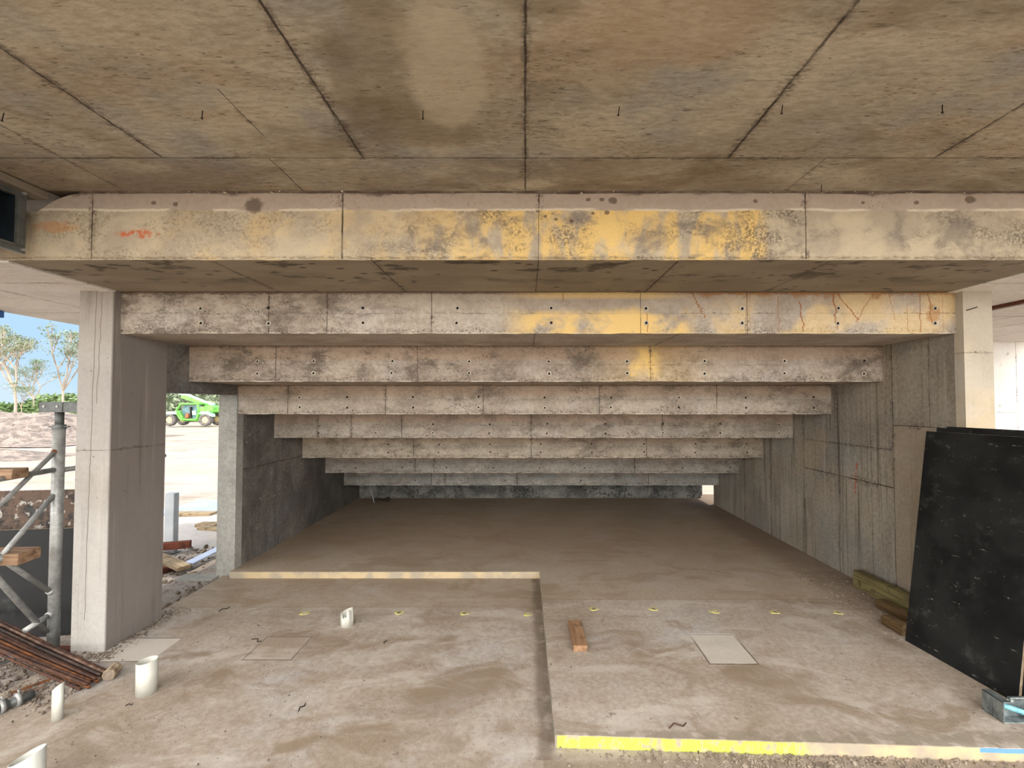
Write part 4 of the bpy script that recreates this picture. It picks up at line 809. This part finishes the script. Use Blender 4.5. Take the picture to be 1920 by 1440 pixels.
bm = bmesh.new(); tube(bm, Vector((tp(352, 757)[0]-gx, .42, tp(352, 757)[1]-gz0)), Vector((tp(345, 775)[0]-gx, .42, tp(345, 775)[1]-gz0)), .07); obj('lift_ram', bm, M_steel, bo)
for px in (332, 397.5):
    for yy in (-W2, W2-.45):
        x, z = tp(px, 786.5); x -= gx; z -= gz0; R = (tp(px, 786.5)[1]-gz0)
        bm = bmesh.new(); n = 36; prof = [(R*.60, 0), (R*.92, 0), (R, .06), (R, .39), (R*.92, .45), (R*.60, .45), (R*.55, .22)]
        rings = [[bm.verts.new((x+math.cos(2*math.pi*i/n)*(r+(.03 if i % 3 == 0 and r > R*.95 else 0)), yy+y, z+math.sin(2*math.pi*i/n)*(r+(.03 if i % 3 == 0 and r > R*.95 else 0)))) for i in range(n)] for r, y in prof]
        for a in range(len(rings)):
            A = rings[a]; B = rings[(a+1) % len(rings)]
            for i in range(n): bm.faces.new((A[i], A[(i+1) % n], B[(i+1) % n], B[i]))
        wl = obj('wheel', bm, M_tyre, t, True)
        bm = bmesh.new(); tube(bm, (x, yy+.05, z), (x, yy+.12, z), R*.34, R*.60, n=24); tube(bm, (x, yy+.12, z), (x, yy+.34, z), R*.60, n=24); tube(bm, (x, yy+.0, z), (x, yy+.06, z), R*.18, n=12); obj('hub', bm, M_hub, wl)

# ------------------------------------------------------------------ earth mounds
bm = bmesh.new(); nx, ny = 150, 34; g = []
for j in range(ny):
    v = j/(ny-1); y = 22.5+v*9
    for i in range(nx):
        u = i/(nx-1); x = -48+u*24.5
        prof = math.sin(math.pi*min(1, v*1.0))**.8*(1 if v < .999 else 0); side = min(1, (1-u)*5)*min(1, u*6); side = side*side*(3-2*side)
        h = 1.62*prof*side*(1+.10*noise.noise((x*.35, y*.2, 0))); h += prof*side*(.16*noise.noise((x*1.3, y*1.3, 2))+.09*noise.noise((x*3.7, y*3.7, 4))+.05*noise.noise((x*8, y*8, 6)))
        g.append(bm.verts.new((x, y, -.16+h)))
for j in range(ny-1):
    for i in range(nx-1): bm.faces.new((g[j*nx+i], g[j*nx+i+1], g[(j+1)*nx+i+1], g[(j+1)*nx+i]))
o = obj('earth_mound', bm, M_mound); tag(o, 'long mound of pale broken earth across the site, behind the scaffold post', 'mound')
bm = bmesh.new(); nx, ny = 120, 14; g = []
for j in range(ny):
    v = j/(ny-1); y = 17.2+v*3.2
    for i in range(nx):
        u = i/(nx-1); x = -36+u*17; pr = math.sin(math.pi*v)*min(1, (1-u)*6)*min(1, u*6)
        g.append(bm.verts.new((x, y, -.2+pr*(.30+.12*noise.noise((x*.9, y, 0))+.07*noise.noise((x*4, y*4, 3))))))
for j in range(ny-1):
    for i in range(nx-1): bm.faces.new((g[j*nx+i], g[j*nx+i+1], g[(j+1)*nx+i+1], g[(j+1)*nx+i]))
o = obj('earth_berm', bm, M_mound); tag(o, 'low berm of tan earth in front of the long mound', 'mound')

# ------------------------------------------------------------------ trees
def leaf_cluster(bm, c, R, n, s, rr, flat=.6):
    for _ in range(n):
        while True:
            q = Vector((rr.uniform(-1, 1), rr.uniform(-1, 1), rr.uniform(-1, 1)))
            if .2 < q.length < 1: break
        p = c + Vector((q.x*R, q.y*R, q.z*R*flat)); a = Vector((rr.uniform(-1, 1), rr.uniform(-1, 1), rr.uniform(-1, .4))).normalized(); b = a.orthogonal().normalized(); l = s*rr.uniform(.7, 1.5)
        vs = [bm.verts.new(p+a*l), bm.verts.new(p+b*l*.42), bm.verts.new(p-a*l), bm.verts.new(p-b*l*.42)]; bm.faces.new(vs)
def tree(px, pybase, pytop, D, spread, seed, mat, lab, dens=1., grp='gum trees beyond the earth mound', low=.3):
    rr = random.Random(seed); b = at_y(px, pybase, D); H = at_y(px, pytop, D).z - b.z; root = thing('gum_tree', lab, 'tree', (b.x, D, b.z), grp)
    tb = bmesh.new(); lb = bmesh.new(); ends = []
    def grow(p, d, L, r, lev):
        q = p + d*L; mid = p+d*L*.5+Vector((rr.uniform(-1, 1), rr.uniform(-1, 1), 0))*L*.05; tube(tb, p, mid, r, r*.85, n=6, cap=False); tube(tb, mid, q, r*.85, r*.7, n=6, cap=False)
        if lev >= 4 or r < .015: ends.append((q, L)); return
        if lev >= 2: ends.append((q, L*.8))
        for _ in range(rr.choice((2, 3, 3)) if lev else 4):
            nd = (d + Vector((rr.uniform(-1, 1)*spread, rr.uniform(-1, 1)*spread, rr.uniform(-.05, .5)))).normalized(); grow(q, nd, L*rr.uniform(.62, .85), r*.66, lev+1)
    grow(Vector((0, 0, -.2)), Vector((rr.uniform(-.05, .05), 0, 1)).normalized(), H*low, H*.014, 0)
    zmax = max(e[0].z for e in ends); s = (H*.95)/zmax
    for v in tb.verts: v.co *= s
    for (e, L) in ends: leaf_cluster(lb, e*s, H*.065*rr.uniform(.6, 1.3), int(24*dens), H*.0085, rr, .5)
    obj('trunk', tb, M_bark, root); obj('foliage', lb, mat, root); return root
tree(28, 785, 606, 62, .75, 21, M_leaf[0], 'tall spreading gum tree at the left edge beyond the mound', 1.0)
tree(118, 782, 604, 66, .62, 8, M_leaf[2], 'tall open gum tree partly hidden by the left column', .8)
tree(62, 782, 668, 72, .9, 33, M_leaf[1], 'smaller gum tree in the gap between the two tall ones', .7)
tree(-40, 785, 600, 66, .8, 5, M_leaf[0], 'gum tree cut off by the left edge of the photo', .8)
tree(40, 784, 715, 58, .8, 14, M_leaf[3], 'small young gum tree in front of the tall ones', .7, low=.4)
def bushes(x0, x1, y, hmin, hmax, n, s, mat, lab, seed, per=260):
    rr = random.Random(seed); bm = bmesh.new()
    for i in range(n):
        x = rr.uniform(x0, x1); yy = y+rr.uniform(-3, 3); h = rr.uniform(hmin, hmax); R = h*rr.uniform(.5, .8)
        leaf_cluster(bm, Vector((x, yy, -.1+h*.45)), R, per, s, rr, .8)
    o = obj('undergrowth', bm, mat); tag(o, lab, 'bushes', None, 'stuff')
bushes(-95, -50, 74, 1.6, 2.7, 60, .30, M_leaf[3], 'green undergrowth behind the long earth mound', 2)
bushes(-85, -40, 62, .9, 1.5, 40, .22, M_leaf[1], 'low bright grass and scrub at the foot of the gum trees', 3, 200)
bushes(-51, -33, 58, 2.4, 5.0, 36, .30, M_leaf[2], 'grey green scrub behind the telehandler', 4)
bushes(-130, 60, 120, 3, 5.5, 160, .5, M_leaf[1], 'distant green tree belt along the edge of the site', 6)
